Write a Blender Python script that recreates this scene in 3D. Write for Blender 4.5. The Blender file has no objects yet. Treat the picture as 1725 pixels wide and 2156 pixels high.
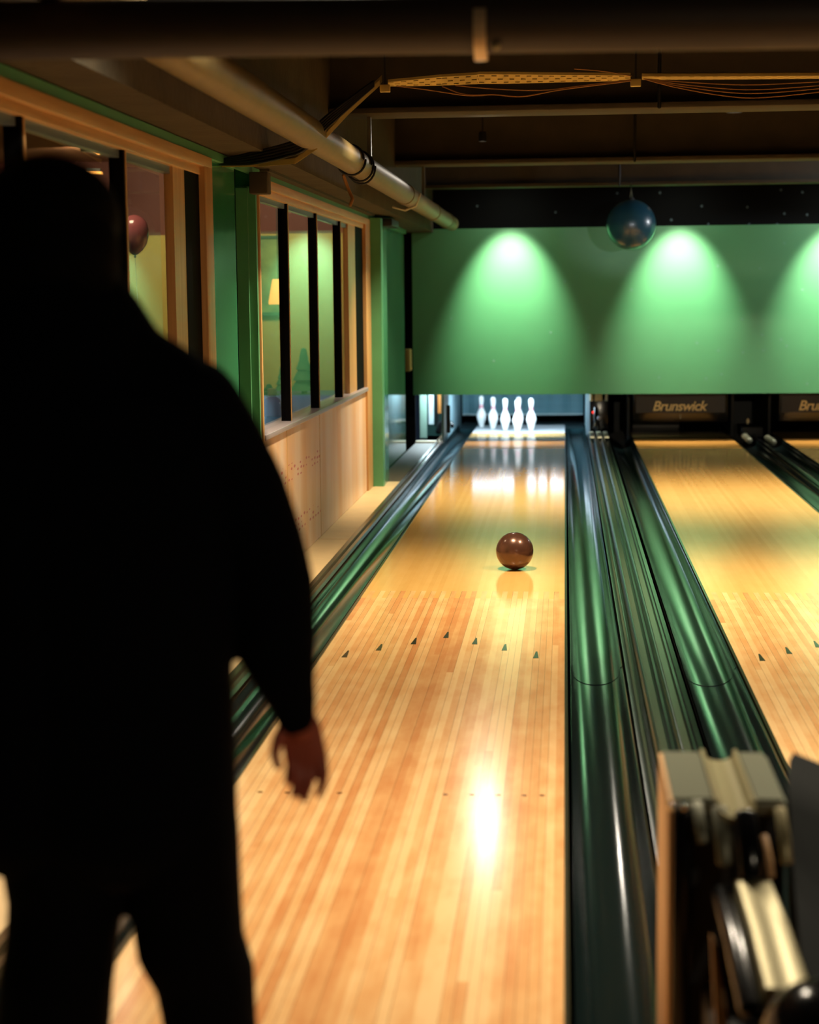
import bpy, bmesh, math, random
from mathutils import Vector, Matrix
random.seed(7)
PI = math.pi
SC = bpy.context.scene
COL = SC.collection

# ---------------------------------------------------------------- camera geometry
W, H, F = 1725.0, 2156.0, 3650.0
CAMZ = 1.57
vY = Vector(((1190 - W/2)/F, -(622 - H/2)/F, -1)).normalized()     # world +Y seen in camera space
hd = Vector((1, 0.0101, 0)).normalized()
vZ = hd.cross(-vY).normalized()
if vZ.y < 0: vZ = -vZ
vX = vY.cross(vZ).normalized()
RW = Matrix((vX, vY, vZ))                                           # camera -> world
CAM = Vector((0, 0, CAMZ))
def at(px, py, Y):
    """the point of the room at distance Y that the photograph shows at px, py"""
    d = RW @ Vector(((px - W/2)/F, -(py - H/2)/F, -1))
    return CAM + d*(Y/d.y)
def atx(px, py, X):
    d = RW @ Vector(((px - W/2)/F, -(py - H/2)/F, -1))
    return CAM + d*(X/d.x)
def atz(px, py, Z=0.0):
    d = RW @ Vector(((px - W/2)/F, -(py - H/2)/F, -1))
    return CAM + d*((Z - CAMZ)/d.z)

# ---------------------------------------------------------------- materials
def lin(r, g, b):
    f = lambda c: (c/255/12.92) if c/255 <= 0.04045 else ((c/255 + 0.055)/1.055)**2.4
    return (f(r), f(g), f(b), 1)
MATS = {}
def mat(name, rgb, rough=0.5, metal=0.0, bump=0.0, bscale=40, vary=0.0, vscale=6, spec=0.5, emit=None, estr=0, coat=0.0, trans=0.0, ior=1.5, stretch=(1,1,1)):
    if name in MATS: return MATS[name]
    m = bpy.data.materials.new(name); m.use_nodes = True
    nt = m.node_tree; b = nt.nodes['Principled BSDF']
    b.inputs['Base Color'].default_value = rgb
    b.inputs['Roughness'].default_value = rough
    b.inputs['Metallic'].default_value = metal
    b.inputs['Specular IOR Level'].default_value = spec
    b.inputs['Coat Weight'].default_value = coat
    b.inputs['Coat Roughness'].default_value = 0.08
    b.inputs['Transmission Weight'].default_value = trans
    b.inputs['IOR'].default_value = ior
    if emit:
        b.inputs['Emission Color'].default_value = emit
        b.inputs['Emission Strength'].default_value = estr
    if vary or bump:
        tc = nt.nodes.new('ShaderNodeTexCoord'); mp = nt.nodes.new('ShaderNodeMapping')
        mp.inputs['Scale'].default_value = stretch
        nt.links.new(tc.outputs['Object'], mp.inputs['Vector'])
    if vary:
        n = nt.nodes.new('ShaderNodeTexNoise'); n.inputs['Scale'].default_value = vscale; n.inputs['Detail'].default_value = 5
        nt.links.new(mp.outputs[0], n.inputs['Vector'])
        r = nt.nodes.new('ShaderNodeMapRange'); r.inputs['From Min'].default_value = .3; r.inputs['From Max'].default_value = .7
        r.inputs['To Min'].default_value = 1 - vary; r.inputs['To Max'].default_value = 1 + vary
        nt.links.new(n.outputs['Fac'], r.inputs['Value'])
        mx = nt.nodes.new('ShaderNodeVectorMath'); mx.operation = 'SCALE'
        mx.inputs[0].default_value = rgb[:3]
        nt.links.new(r.outputs[0], mx.inputs['Scale'])
        nt.links.new(mx.outputs[0], b.inputs['Base Color'])
    if bump:
        n2 = nt.nodes.new('ShaderNodeTexNoise'); n2.inputs['Scale'].default_value = bscale
        nt.links.new(mp.outputs[0], n2.inputs['Vector'])
        bp = nt.nodes.new('ShaderNodeBump'); bp.inputs['Strength'].default_value = bump; bp.inputs['Distance'].default_value = .01
        nt.links.new(n2.outputs['Fac'], bp.inputs['Height']); nt.links.new(bp.outputs[0], b.inputs['Normal'])
    MATS[name] = m
    return m

def lane_material():
    """narrow boards along Y: maple heads with strong board to board contrast, calm pine after the splice"""
    m = bpy.data.materials.new('lane_boards'); m.use_nodes = True
    nt = m.node_tree; N = nt.nodes; L = nt.links; b = N['Principled BSDF']
    def node(t, **k):
        n = N.new(t)
        for a, v in k.items(): setattr(n, a, v)
        return n
    def mth(op, a, c=None):
        n = node('ShaderNodeMath', operation=op)
        for i, v in enumerate((a, c)):
            if v is None: continue
            if isinstance(v, (int, float)): n.inputs[i].default_value = v
            else: L.new(v, n.inputs[i])
        return n.outputs[0]
    tc = node('ShaderNodeTexCoord'); sx = node('ShaderNodeSeparateXYZ'); L.new(tc.outputs['Object'], sx.inputs[0])
    u = mth('DIVIDE', sx.outputs['X'], 0.0274)
    idx = mth('FLOOR', u); fr = mth('FRACT', u)
    wn0 = node('ShaderNodeTexWhiteNoise', noise_dimensions='1D'); L.new(idx, wn0.inputs['W'])
    seg = mth('FLOOR', mth('ADD', mth('DIVIDE', sx.outputs['Y'], 9.0), mth('MULTIPLY', wn0.outputs['Value'], 7.0)))
    wn = node('ShaderNodeTexWhiteNoise', noise_dimensions='2D')
    cx = node('ShaderNodeCombineXYZ'); L.new(idx, cx.inputs[0]); L.new(seg, cx.inputs[1]); L.new(cx.outputs[0], wn.inputs['Vector'])
    mp = node('ShaderNodeMapping'); mp.inputs['Scale'].default_value = (60, 2.2, 1); L.new(tc.outputs['Object'], mp.inputs['Vector'])
    gr = node('ShaderNodeTexNoise'); gr.inputs['Scale'].default_value = 1.0; gr.inputs['Detail'].default_value = 6; L.new(mp.outputs[0], gr.inputs['Vector'])
    mp2 = node('ShaderNodeMapping'); mp2.inputs['Scale'].default_value = (9, 3, 1); L.new(tc.outputs['Object'], mp2.inputs['Vector'])
    gr2 = node('ShaderNodeTexNoise'); gr2.inputs['Scale'].default_value = 1.5; gr2.inputs['Detail'].default_value = 4; L.new(mp2.outputs[0], gr2.inputs['Vector'])
    tone = mth('ADD', mth('MULTIPLY', wn.outputs['Value'], 0.62), mth('ADD', mth('MULTIPLY', gr.outputs['Fac'], 0.28), mth('MULTIPLY', mth('SUBTRACT', gr2.outputs['Fac'], .5), .75)))
    rm = node('ShaderNodeValToRGB')
    rm.color_ramp.elements[0].position = .12; rm.color_ramp.elements[0].color = lin(204, 138, 84)
    rm.color_ramp.elements[1].position = .75; rm.color_ramp.elements[1].color = lin(234, 192, 136)
    e = rm.color_ramp.elements.new(.42); e.color = lin(220, 166, 108)
    L.new(tone, rm.inputs[0])
    rp = node('ShaderNodeValToRGB')
    rp.color_ramp.elements[0].position = .1; rp.color_ramp.elements[0].color = lin(210, 164, 94)
    rp.color_ramp.elements[1].position = .8; rp.color_ramp.elements[1].color = lin(220, 176, 106)
    L.new(tone, rp.inputs[0])
    # splice at the end of the heads, fingered board by board
    edge = mth('ADD', 8.95, mth('MULTIPLY', mth('MODULO', mth('ABSOLUTE', idx), 2.0), 0.22))
    far = mth('GREATER_THAN', sx.outputs['Y'], edge)
    mx = node('ShaderNodeMix', data_type='RGBA'); L.new(far, mx.inputs['Factor']); L.new(rm.outputs[0], mx.inputs['A']); L.new(rp.outputs[0], mx.inputs['B'])
    # seams between boards
    s = mth('LESS_THAN', mth('ABSOLUTE', mth('SUBTRACT', fr, 0.0)), 0.045)
    pick = mth('GREATER_THAN', wn0.outputs['Value'], 0.35)
    s = mth('MULTIPLY', mth('MULTIPLY', s, pick), mth('SUBTRACT', 1.0, far))
    m2 = node('ShaderNodeMix', data_type='RGBA'); L.new(mth('MULTIPLY', s, .75), m2.inputs['Factor']); L.new(mx.outputs['Result'], m2.inputs['A']); m2.inputs['B'].default_value = lin(70, 45, 22)
    L.new(m2.outputs['Result'], b.inputs['Base Color'])
    rr = node('ShaderNodeMapRange'); L.new(sx.outputs['Y'], rr.inputs['Value'])
    for k_, v_ in (('From Min', 7.5), ('From Max', 15.0), ('To Min', .165), ('To Max', .10)): rr.inputs[k_].default_value = v_
    L.new(rr.outputs[0], b.inputs['Roughness'])
    b.inputs['IOR'].default_value = 1.47
    return m

def mask_material():
    """green paint with small pale star flecks"""
    m = mat('mask_green', lin(44, 130, 76), rough=.55, spec=1.0, coat=1.0, vary=.05, vscale=3)
    nt = m.node_tree; N = nt.nodes; L = nt.links; b = N['Principled BSDF']
    b.inputs['Coat Roughness'].default_value = .5
    return m

def chip_material():
    """pale particle board, water streaks and rows of red speckles"""
    m = bpy.data.materials.new('particle_board'); m.use_nodes = True
    nt = m.node_tree; N = nt.nodes; L = nt.links; b = N['Principled BSDF']
    tc = N.new('ShaderNodeTexCoord')
    mp = N.new('ShaderNodeMapping'); mp.inputs['Scale'].default_value = (1, 2.6, .45); L.new(tc.outputs['Object'], mp.inputs['Vector'])
    n = N.new('ShaderNodeTexNoise'); n.inputs['Scale'].default_value = 1.2; n.inputs['Detail'].default_value = 5; L.new(mp.outputs[0], n.inputs['Vector'])
    r = N.new('ShaderNodeValToRGB')
    r.color_ramp.elements[0].position = .35; r.color_ramp.elements[0].color = lin(232, 184, 130)
    r.color_ramp.elements[1].position = .62; r.color_ramp.elements[1].color = lin(242, 218, 196)
    L.new(n.outputs['Fac'], r.inputs[0])
    mp2 = N.new('ShaderNodeMapping'); mp2.inputs['Scale'].default_value = (1, 8.5, 30); L.new(tc.outputs['Object'], mp2.inputs['Vector'])
    v = N.new('ShaderNodeTexVoronoi'); v.inputs['Scale'].default_value = 1.0; v.inputs['Randomness'].default_value = .35; L.new(mp2.outputs[0], v.inputs['Vector'])
    lt = N.new('ShaderNodeMath'); lt.operation = 'LESS_THAN'; lt.inputs[1].default_value = .27; L.new(v.outputs['Distance'], lt.inputs[0])
    sx = N.new('ShaderNodeSeparateXYZ'); L.new(tc.outputs['Object'], sx.inputs[0])
    # two bands of specks
    def band(z0, z1):
        a = N.new('ShaderNodeMath'); a.operation = 'GREATER_THAN'; a.inputs[1].default_value = z0; L.new(sx.outputs['Z'], a.inputs[0])
        c = N.new('ShaderNodeMath'); c.operation = 'LESS_THAN'; c.inputs[1].default_value = z1; L.new(sx.outputs['Z'], c.inputs[0])
        d = N.new('ShaderNodeMath'); d.operation = 'MULTIPLY'; L.new(a.outputs[0], d.inputs[0]); L.new(c.outputs[0], d.inputs[1]); return d.outputs[0]
    ad = N.new('ShaderNodeMath'); ad.operation = 'ADD'; L.new(band(.50, .60), ad.inputs[0]); L.new(band(.16, .26), ad.inputs[1])
    yl = N.new('ShaderNodeMath'); yl.operation = 'LESS_THAN'; yl.inputs[1].default_value = 11.4; L.new(sx.outputs['Y'], yl.inputs[0])
    m1 = N.new('ShaderNodeMath'); m1.operation = 'MULTIPLY'; L.new(lt.outputs[0], m1.inputs[0]); L.new(ad.outputs[0], m1.inputs[1])
    m3 = N.new('ShaderNodeMath'); m3.operation = 'MULTIPLY'; L.new(m1.outputs[0], m3.inputs[0]); L.new(yl.outputs[0], m3.inputs[1])
    mx = N.new('ShaderNodeMix'); mx.data_type = 'RGBA'; L.new(m3.outputs[0], mx.inputs['Factor']); L.new(r.outputs[0], mx.inputs['A']); mx.inputs['B'].default_value = lin(205, 95, 90)
    L.new(mx.outputs['Result'], b.inputs['Base Color']); b.inputs['Roughness'].default_value = .42
    return m

def wood_material(name, c1, c2, axis='Z', rough=.45):
    m = bpy.data.materials.new(name); m.use_nodes = True
    nt = m.node_tree; N = nt.nodes; L = nt.links; b = N['Principled BSDF']
    tc = N.new('ShaderNodeTexCoord'); mp = N.new('ShaderNodeMapping')
    s = {'Z': (40, 40, 2), 'Y': (40, 2, 40), 'X': (2, 40, 40)}[axis]
    mp.inputs['Scale'].default_value = s; L.new(tc.outputs['Object'], mp.inputs['Vector'])
    n = N.new('ShaderNodeTexNoise'); n.inputs['Scale'].default_value = 1; n.inputs['Detail'].default_value = 6; L.new(mp.outputs[0], n.inputs['Vector'])
    r = N.new('ShaderNodeValToRGB'); r.color_ramp.elements[0].position = .3; r.color_ramp.elements[0].color = c1
    r.color_ramp.elements[1].position = .7; r.color_ramp.elements[1].color = c2
    L.new(n.outputs['Fac'], r.inputs[0]); L.new(r.outputs[0], b.inputs['Base Color']); b.inputs['Roughness'].default_value = rough
    return m

def twotone_material(name, zsplit, low, high):
    m = bpy.data.materials.new(name); m.use_nodes = True
    nt = m.node_tree; N = nt.nodes; L = nt.links; b = N['Principled BSDF']
    g = N.new('ShaderNodeNewGeometry'); sx = N.new('ShaderNodeSeparateXYZ'); L.new(g.outputs['Position'], sx.inputs[0])
    gt = N.new('ShaderNodeMath'); gt.operation = 'GREATER_THAN'; gt.inputs[1].default_value = zsplit; L.new(sx.outputs['Z'], gt.inputs[0])
    mx = N.new('ShaderNodeMix'); mx.data_type = 'RGBA'; L.new(gt.outputs[0], mx.inputs['Factor']); mx.inputs['A'].default_value = low; mx.inputs['B'].default_value = high
    L.new(mx.outputs['Result'], b.inputs['Base Color']); b.inputs['Roughness'].default_value = .6
    return m

LANE = lane_material()
CHIP = chip_material()
FRAMEW = wood_material('varnished_pine', lin(198, 150, 94), lin(218, 176, 120), 'Z', .38)
FRAMEY = wood_material('varnished_pine_long', lin(198, 150, 94), lin(218, 176, 120), 'Y', .38)
GREEN = mat('green_gloss_paint', lin(52, 134, 94), rough=.10, vary=.05, vscale=4, bump=.12, bscale=3)
GREENM = mat('green_paint', lin(86, 158, 116), rough=.35, vary=.08, vscale=5)
MASK = mask_material()
BLACK = mat('black_paint', lin(14, 15, 17), rough=.6)
BLACKG = mat('black_gloss', lin(10, 11, 13), rough=.18)
DARK = mat('dark_wall', lin(16, 16, 17), rough=.95, spec=.05)
MULL = mat('black_mullion', lin(8, 8, 10), rough=.7, spec=.05)
BEAM = mat('beam_paint', lin(66, 58, 44), rough=.75, vary=.15, vscale=5, bump=.25, bscale=14)
CONC = mat('rough_concrete', lin(72, 64, 48), rough=.9, vary=.2, vscale=4, bump=.5, bscale=20)
CEIL = mat('ceiling_black', lin(26, 22, 20), rough=.95)
PIPE = mat('pipe_paint', lin(122, 104, 64), rough=.52, vary=.08, vscale=9)
TRAYM = mat('tray_steel', lin(200, 176, 96), rough=.5, metal=.25)
CABLE = mat('cable_black', lin(12, 12, 12), rough=.5)
CABLEY = mat('cable_tan', lin(170, 120, 60), rough=.6)
GUT = mat('gutter_plastic', lin(14, 24, 24), rough=.13, spec=.8, bump=.35, bscale=1.3, ior=1.5, stretch=(2, .5, 2))
CAPM = mat('cap_plastic', lin(20, 26, 22), rough=.22, spec=.45, bump=.2, bscale=2)
CAPL = mat('cap_ridge', lin(58, 60, 48), rough=.22)
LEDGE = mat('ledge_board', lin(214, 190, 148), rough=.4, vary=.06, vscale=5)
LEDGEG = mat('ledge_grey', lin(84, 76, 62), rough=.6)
SILL = mat('sill_metal', lin(168, 160, 172), rough=.35, metal=.2)
MARK = mat('lane_marker', lin(48, 46, 30), rough=.2)
MARKD = mat('lane_dot', lin(110, 72, 40), rough=.2)
PINW = mat('pin_white', lin(240, 240, 238), rough=.2, coat=.5)
PINR = mat('pin_red', lin(226, 44, 92), rough=.3)
DECK = mat('pin_deck', lin(226, 226, 230), rough=.2)
SHUT = mat('curtain_teal', lin(92, 136, 146), rough=.6, vary=.1, vscale=3, stretch=(.4, 1, 5))
KICK = mat('kickback', lin(130, 158, 166), rough=.35, vary=.08)
BEIGE = mat('beige_plastic', lin(206, 196, 160), rough=.45)
REDL = mat('red_lens', lin(200, 30, 24), rough=.3, emit=lin(255, 40, 25), estr=2.0)
TEXTM = mat('sign_letters', lin(246, 222, 160), rough=.45, emit=lin(205, 160, 90), estr=0.0)
NAVY = mat('navy_shell', lin(34, 82, 104), rough=.33, coat=.35, spec=.8)
BALLM = mat('ball_brown', lin(92, 60, 48), rough=.26, coat=.5, metal=.45, vary=.12, vscale=8)
JACK = mat('black_cloth', lin(8, 11, 17), rough=.95, spec=.1, bump=.25, bscale=60)
TROU = mat('black_trousers', lin(9, 10, 14), rough=.9, spec=.1)
SKIN = mat('skin', lin(196, 98, 74), rough=.5, vary=.06, vscale=30)
HAIR = mat('black_hair', lin(8, 8, 9), rough=.8, spec=.15, bump=.6, bscale=90)
STEEL = mat('grey_metal', lin(116, 116, 98), rough=.42, metal=.35)
STEELL = mat('light_metal', lin(158, 148, 112), rough=.38, metal=.4)
HOODW = mat('hood_side_tan', lin(226, 178, 126), rough=.5)
GLASS = None
def glass_material():
    m = bpy.data.materials.new('window_glass'); m.use_nodes = True
    nt = m.node_tree; N = nt.nodes; L = nt.links
    for n in list(N): N.remove(n)
    o = N.new('ShaderNodeOutputMaterial'); t = N.new('ShaderNodeBsdfTransparent'); g = N.new('ShaderNodeBsdfGlossy'); g.inputs['Roughness'].default_value = .02
    fr = N.new('ShaderNodeFresnel'); fr.inputs['IOR'].default_value = 1.62; mx = N.new('ShaderNodeMixShader')
    ge = N.new('ShaderNodeNewGeometry'); iv = N.new('ShaderNodeMath'); iv.operation = 'SUBTRACT'; iv.inputs[0].default_value = 1.0; L.new(ge.outputs['Backfacing'], iv.inputs[1])
    mu = N.new('ShaderNodeMath'); mu.operation = 'MULTIPLY'; L.new(fr.outputs[0], mu.inputs[0]); L.new(iv.outputs[0], mu.inputs[1])
    L.new(mu.outputs[0], mx.inputs[0]); L.new(t.outputs[0], mx.inputs[1]); L.new(g.outputs[0], mx.inputs[2]); L.new(mx.outputs[0], o.inputs[0])
    return m
GLASS = glass_material()

# ---------------------------------------------------------------- mesh helpers
def obj(name, bm, m, parent=None, loc=None, smooth=False, mats=None):
    me = bpy.data.meshes.new(name)
    bmesh.ops.recalc_face_normals(bm, faces=bm.faces)
    bm.to_mesh(me); bm.free()
    for mm in (mats or [m]): me.materials.append(mm)
    if smooth:
        me.polygons.foreach_set('use_smooth', [True]*len(me.polygons))
        if smooth == 'auto': me.set_sharp_from_angle(angle=math.radians(40))
    o = bpy.data.objects.new(name, me); COL.objects.link(o)
    if parent is not None: o.parent = parent
    if loc is not None: o.location = loc
    return o
def tag(o, label, cat, group=None, kind=None):
    o['label'] = label; o['category'] = cat
    if group: o['group'] = group
    if kind: o['kind'] = kind
    return o
def struct(o):
    o['kind'] = 'structure'; return o
def empty(name, label=None, cat=None, loc=(0, 0, 0), group=None):
    o = bpy.data.objects.new(name, None); COL.objects.link(o); o.location = loc; o.empty_display_size = .1
    if label: tag(o, label, cat, group)
    return o
def box(bm, x0, x1, y0, y1, z0, z1, bev=0.0):
    r = bmesh.ops.create_cube(bm, size=1)
    vs = r['verts']
    for v in vs:
        v.co.x = x0 + (v.co.x + .5)*(x1 - x0); v.co.y = y0 + (v.co.y + .5)*(y1 - y0); v.co.z = z0 + (v.co.z + .5)*(z1 - z0)
    if bev:
        es = list({e for v in vs for e in v.link_edges})
        bmesh.ops.bevel(bm, geom=es, offset=bev, segments=3, affect='EDGES', profile=.5)
    return vs
def nb(): return bmesh.new()
def bx(name, d, m, parent=None, bev=0.0):
    bm = nb(); box(bm, *d, bev=bev); return obj(name, bm, m, parent, smooth='auto' if bev else False)
def prism(bm, prof, y0, y1, closed=True):
    """profile in XZ swept along Y"""
    a = [bm.verts.new((x, y0, z)) for x, z in prof]; b = [bm.verts.new((x, y1, z)) for x, z in prof]
    n = len(prof)
    for i in range(n if closed else n - 1):
        j = (i + 1) % n
        bm.faces.new((a[i], a[j], b[j], b[i]))
    if closed:
        bm.faces.new(a); bm.faces.new(b[::-1])
def sheet(bm, prof, ys, th=.006):
    """open profile with thickness, swept along Y through the stations ys"""
    low = [(x, z - th) for x, z in prof][::-1]
    full = prof + low
    rings = [[bm.verts.new((x, y, z)) for x, z in full] for y in ys]
    n = len(full)
    for r0, r1 in zip(rings, rings[1:]):
        for i in range(n):
            j = (i + 1) % n; bm.faces.new((r0[i], r0[j], r1[j], r1[i]))
    bm.faces.new(rings[0]); bm.faces.new(rings[-1][::-1])
def tube(bm, pts, r, seg=10, caps=True, flat=1.0):
    """round tube through pts; r a number or one (or (rx, ry)) per point; ends rounded"""
    pts = [Vector(p) for p in pts]
    n = len(pts)
    rr = [r]*n if isinstance(r, (int, float)) else list(r)
    rr = [(q, q*flat) if isinstance(q, (int, float)) else q for q in rr]
    rings = []
    prev = None
    for i, p in enumerate(pts):
        t = (pts[min(i + 1, n - 1)] - pts[max(i - 1, 0)]).normalized()
        if prev is None:
            ref = Vector((1, 0, 0)) if abs(t.x) < .9 else Vector((0, 1, 0))
        else: ref = prev
        u = (ref - t*ref.dot(t)).normalized(); v = t.cross(u)
        prev = u
        rings.append((p, t, u, v, rr[i]))
    def ring(c, u, v, a, b): return [bm.verts.new(c + u*(a*math.cos(2*PI*k/seg)) + v*(b*math.sin(2*PI*k/seg))) for k in range(seg)]
    R = []
    if caps:
        p, t, u, v, (a, b) = rings[0]; q = min(a, b)
        for s in (.35, .7, .93): R.append(ring(p - t*q*math.sqrt(1 - s*s)*1.0, u, v, a*s, b*s))
    for p, t, u, v, (a, b) in rings: R.append(ring(p, u, v, a, b))
    if caps:
        p, t, u, v, (a, b) = rings[-1]; q = min(a, b)
        for s in (.93, .7, .35): R.append(ring(p + t*q*math.sqrt(1 - s*s), u, v, a*s, b*s))
    for r0, r1 in zip(R, R[1:]):
        for k in range(seg):
            j = (k + 1) % seg; bm.faces.new((r0[k], r0[j], r1[j], r1[k]))
    bm.faces.new(R[0][::-1]); bm.faces.new(R[-1])
def ball(bm, c, r, seg=24, rot=None):
    r = (r, r, r) if isinstance(r, (int, float)) else r
    M = Matrix.Translation(Vector(c))
    if rot is not None: M = M @ rot.to_4x4()
    bmesh.ops.create_uvsphere(bm, u_segments=seg, v_segments=seg//2, radius=1, matrix=M @ Matrix.Diagonal((r[0], r[1], r[2], 1)))
def lathe(bm, prof, seg=32, c=(0, 0, 0)):
    """profile of (r, z) turned about Z"""
    R = [[bm.verts.new((c[0] + r*math.cos(2*PI*k/seg), c[1] + r*math.sin(2*PI*k/seg), c[2] + z)) for k in range(seg)] for r, z in prof]
    for r0, r1 in zip(R, R[1:]):
        for k in range(seg):
            j = (k + 1) % seg; bm.faces.new((r0[k], r0[j], r1[j], r1[k]))
    bm.faces.new(R[0][::-1]); bm.faces.new(R[-1])
def quadslab(bm, c4, nrm):
    """four corners and a thickness vector"""
    nrm = Vector(nrm)
    a = [bm.verts.new(Vector(p)) for p in c4]; b = [bm.verts.new(Vector(p) + nrm) for p in c4]
    bm.faces.new(a); bm.faces.new(b[::-1])
    for i in range(4):
        j = (i + 1) % 4; bm.faces.new((a[i], a[j], b[j], b[i]))
def remeshed(name, bm, m, voxel, parent=None, smooth_it=2):
    """one continuous surface around everything in bm"""
    me = bpy.data.meshes.new(name); bm.to_mesh(me); bm.free()
    t = bpy.data.objects.new('build', me); COL.objects.link(t)
    md = t.modifiers.new('r', 'REMESH'); md.mode = 'VOXEL'; md.voxel_size = voxel
    sm = t.modifiers.new('s', 'SMOOTH'); sm.factor = .6; sm.iterations = smooth_it
    dg = bpy.context.evaluated_depsgraph_get(); dg.update()
    me2 = bpy.data.meshes.new_from_object(t.evaluated_get(dg))
    bpy.data.objects.remove(t)
    me2.materials.clear(); me2.materials.append(m)
    me2.polygons.foreach_set('use_smooth', [True]*len(me2.polygons))
    me2.name = name
    o = bpy.data.objects.new(name, me2); COL.objects.link(o)
    if parent is not None: o.parent = parent
    return o

# ---------------------------------------------------------------- dimensions of the hall
XW = -1.61                    # left wall plane
L1 = (-1.07, 0.0); L2 = (0.745, 1.815); L3 = (2.345, 3.415)
FOUL = 3.26; DECK0 = 20.0; DECK1 = 21.25
YM = 18.65                    # masking plane
BZ = 2.65                     # underside of ceiling beams
CZ = 3.12

# ---------------------------------------------------------------- room shell
f = bx('floor', (-1.75, 5.2, -4.5, FOUL, -.12, 0), mat('approach_maple', lin(214, 158, 98), rough=.2, vary=.1, vscale=3)); struct(f)
f = bx('floor', (-1.75, 5.2, FOUL, 23.0, -.30, -.14), DARK); struct(f)
struct(bx('ceiling', (-6.2, 5.2, -4.5, 23.0, CZ, CZ + .1), CEIL))
struct(bx('wall_back', (-6.2, 5.2, -4.6, -4.5, -.3, CZ), DARK))
struct(bx('wall_right', (5.1, 5.2, -4.5, 23.0, -.3, CZ), DARK))
struct(bx('wall_pit', (-1.75, 5.2, 22.9, 23.0, -.3, CZ), DARK))

# left wall, piece by piece around the two windows
def wall_piece(name, d, m): return struct(bx(name, d, m))
wz0 = .845; wz1 = 2.12
W1 = (3.2, 7.73); W2 = (9.14, 14.02)
bm = nb()
box(bm, XW - .14, XW - .02, -4.5, W1[0], 0, CZ)
box(bm, XW - .14, XW - .02, W1[0], W1[1] + .04, wz1 + .05, CZ)
box(bm, XW - .14, XW - .02, W1[1] + .05, 8.62, 0, CZ)
box(bm, XW - .36, XW - .24, 8.60, 9.10, 0, CZ)
box(bm, XW - .34, XW - .02, 8.60, 8.62, 0, CZ)
box(bm, XW - .34, XW - .02, 9.08, 9.13, 0, CZ)
box(bm, XW - .14, XW - .02, 9.12, W2[1] + .25, wz1 + .06, CZ)
box(bm, XW - .14, XW - .02, W2[1] + .22, 17.75, -.14, CZ)
box(bm, XW - .44, XW - .40, 17.70, 18.72, -.14, CZ); box(bm, XW - .44, XW - .02, 17.70, 17.75, -.14, CZ)
struct(obj('wall_left', bm, GREEN))
bm = nb(); box(bm, XW - .10, XW + .005, 9.045, 9.08, 0, 2.15)
box(bm, XW - .10, XW - .035, 9.02, 9.045, 0, 2.14)
struct(obj('trim_1', bm, GREENM))
bm = nb(); box(bm, XW - .05, XW + .10, 14.36, 14.50, -.01, 2.22, bev=.006); struct(obj('trim_2', bm, GREENM))
bm = nb(); box(bm, XW - .05, XW + .095, 14.50, 14.85, -.01, 2.20); struct(obj('trim_3', bm, GREEN))

def make_window(name, y0, y1, zs, zt, mulls, fw_top, fw_side, stile, skew=0.0):
    w = empty(name); struct(w)
    o = XW
    zm = (zs + zt)/2
    bm = nb()      # head: two stepped boards
    box(bm, o - .12, o + .012, y0 - .02, y1 + fw_side, zt + .035, zt + fw_top, bev=.003)
    box(bm, o - .12, o - .006, y0 - .02, y1 + .01, zt, zt + .036, bev=.003)
    obj('window_head', bm, FRAMEY, w, smooth='auto')
    bm = nb(); box(bm, o - .175, o + .012, y1, y1 + fw_side, 0.0, zt + .04, bev=.003)
    obj('window_post', bm, FRAMEW, w, smooth='auto')
    bm = nb(); box(bm, o - .12, o + .012, y0 - .03, y0, 0.0, zt + .04, bev=.003)
    obj('window_post', bm, FRAMEW, w, smooth='auto')
    bm = nb(); box(bm, o - .13, o + .02, y0, y1, zs - .03, zs, bev=.003); obj('window_sill', bm, SILL, w, smooth='auto')
    bm = nb(); box(bm, o - .06, o - .03, y0, y1, zt - .03, zt); obj('sash_rail', bm, mat('rail_blue_grey', lin(120, 140, 160), rough=.3, metal=.3), w)
    for y in mulls:
        bx('mullion', (o - .070, o - .016, y, y + .035, zs, zt), MULL, w)
        bx('mullion_cap', (o - .018, o - .012, y + .022, y + .037, zs, zt), FRAMEW, w)
    bx('window_stile', (o - .055, o - .018, stile[0], stile[1], zs, zt), FRAMEW, w)
    bx('mullion', (o - .060, o - .016, stile[1], y1, zs, zt), MULL, w)
    ys = [y0] + list(mulls) + [y1]
    for a, b_ in zip(ys, ys[1:]):
        pa = a + (.037 if a != y0 else 0); ln = b_ - pa
        pn = bx('pane', (-.002, .002, -ln/2, ln/2, zs, zt - .03), GLASS, w); pn.location = (o - .046, pa + ln/2, 0); pn.rotation_euler = (0, 0, skew)
    return w
make_window('window_1', W1[0], W1[1], wz0, 2.12, [4.05, 5.17, 6.39], .085, .17, (7.22, 7.44), skew=.020)
make_window('window_2', W2[0], W2[1], wz0, 2.12, [10.20, 11.40, 12.62], .085, .34, (13.10, 13.55))
# boards under the windows
bm = nb(); box(bm, XW - .10, XW - .004, 9.14, 14.02, 0, wz0 - .03); 
struct(obj('wall_left_lower', bm, CHIP))
bm = nb(); box(bm, XW - .10, XW - .004, W1[0], W1[1], 0, wz0 - .03); struct(obj('wall_left_lower', bm, CHIP))
bm = nb()
for y in (11.32, 9.96): box(bm, XW - .006, XW - .002, y, y + .02, 0, wz0 - .03)
struct(obj('trim_4', bm, wood_material('seam_batten', lin(205, 160, 100), lin(222, 180, 120))))
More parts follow.
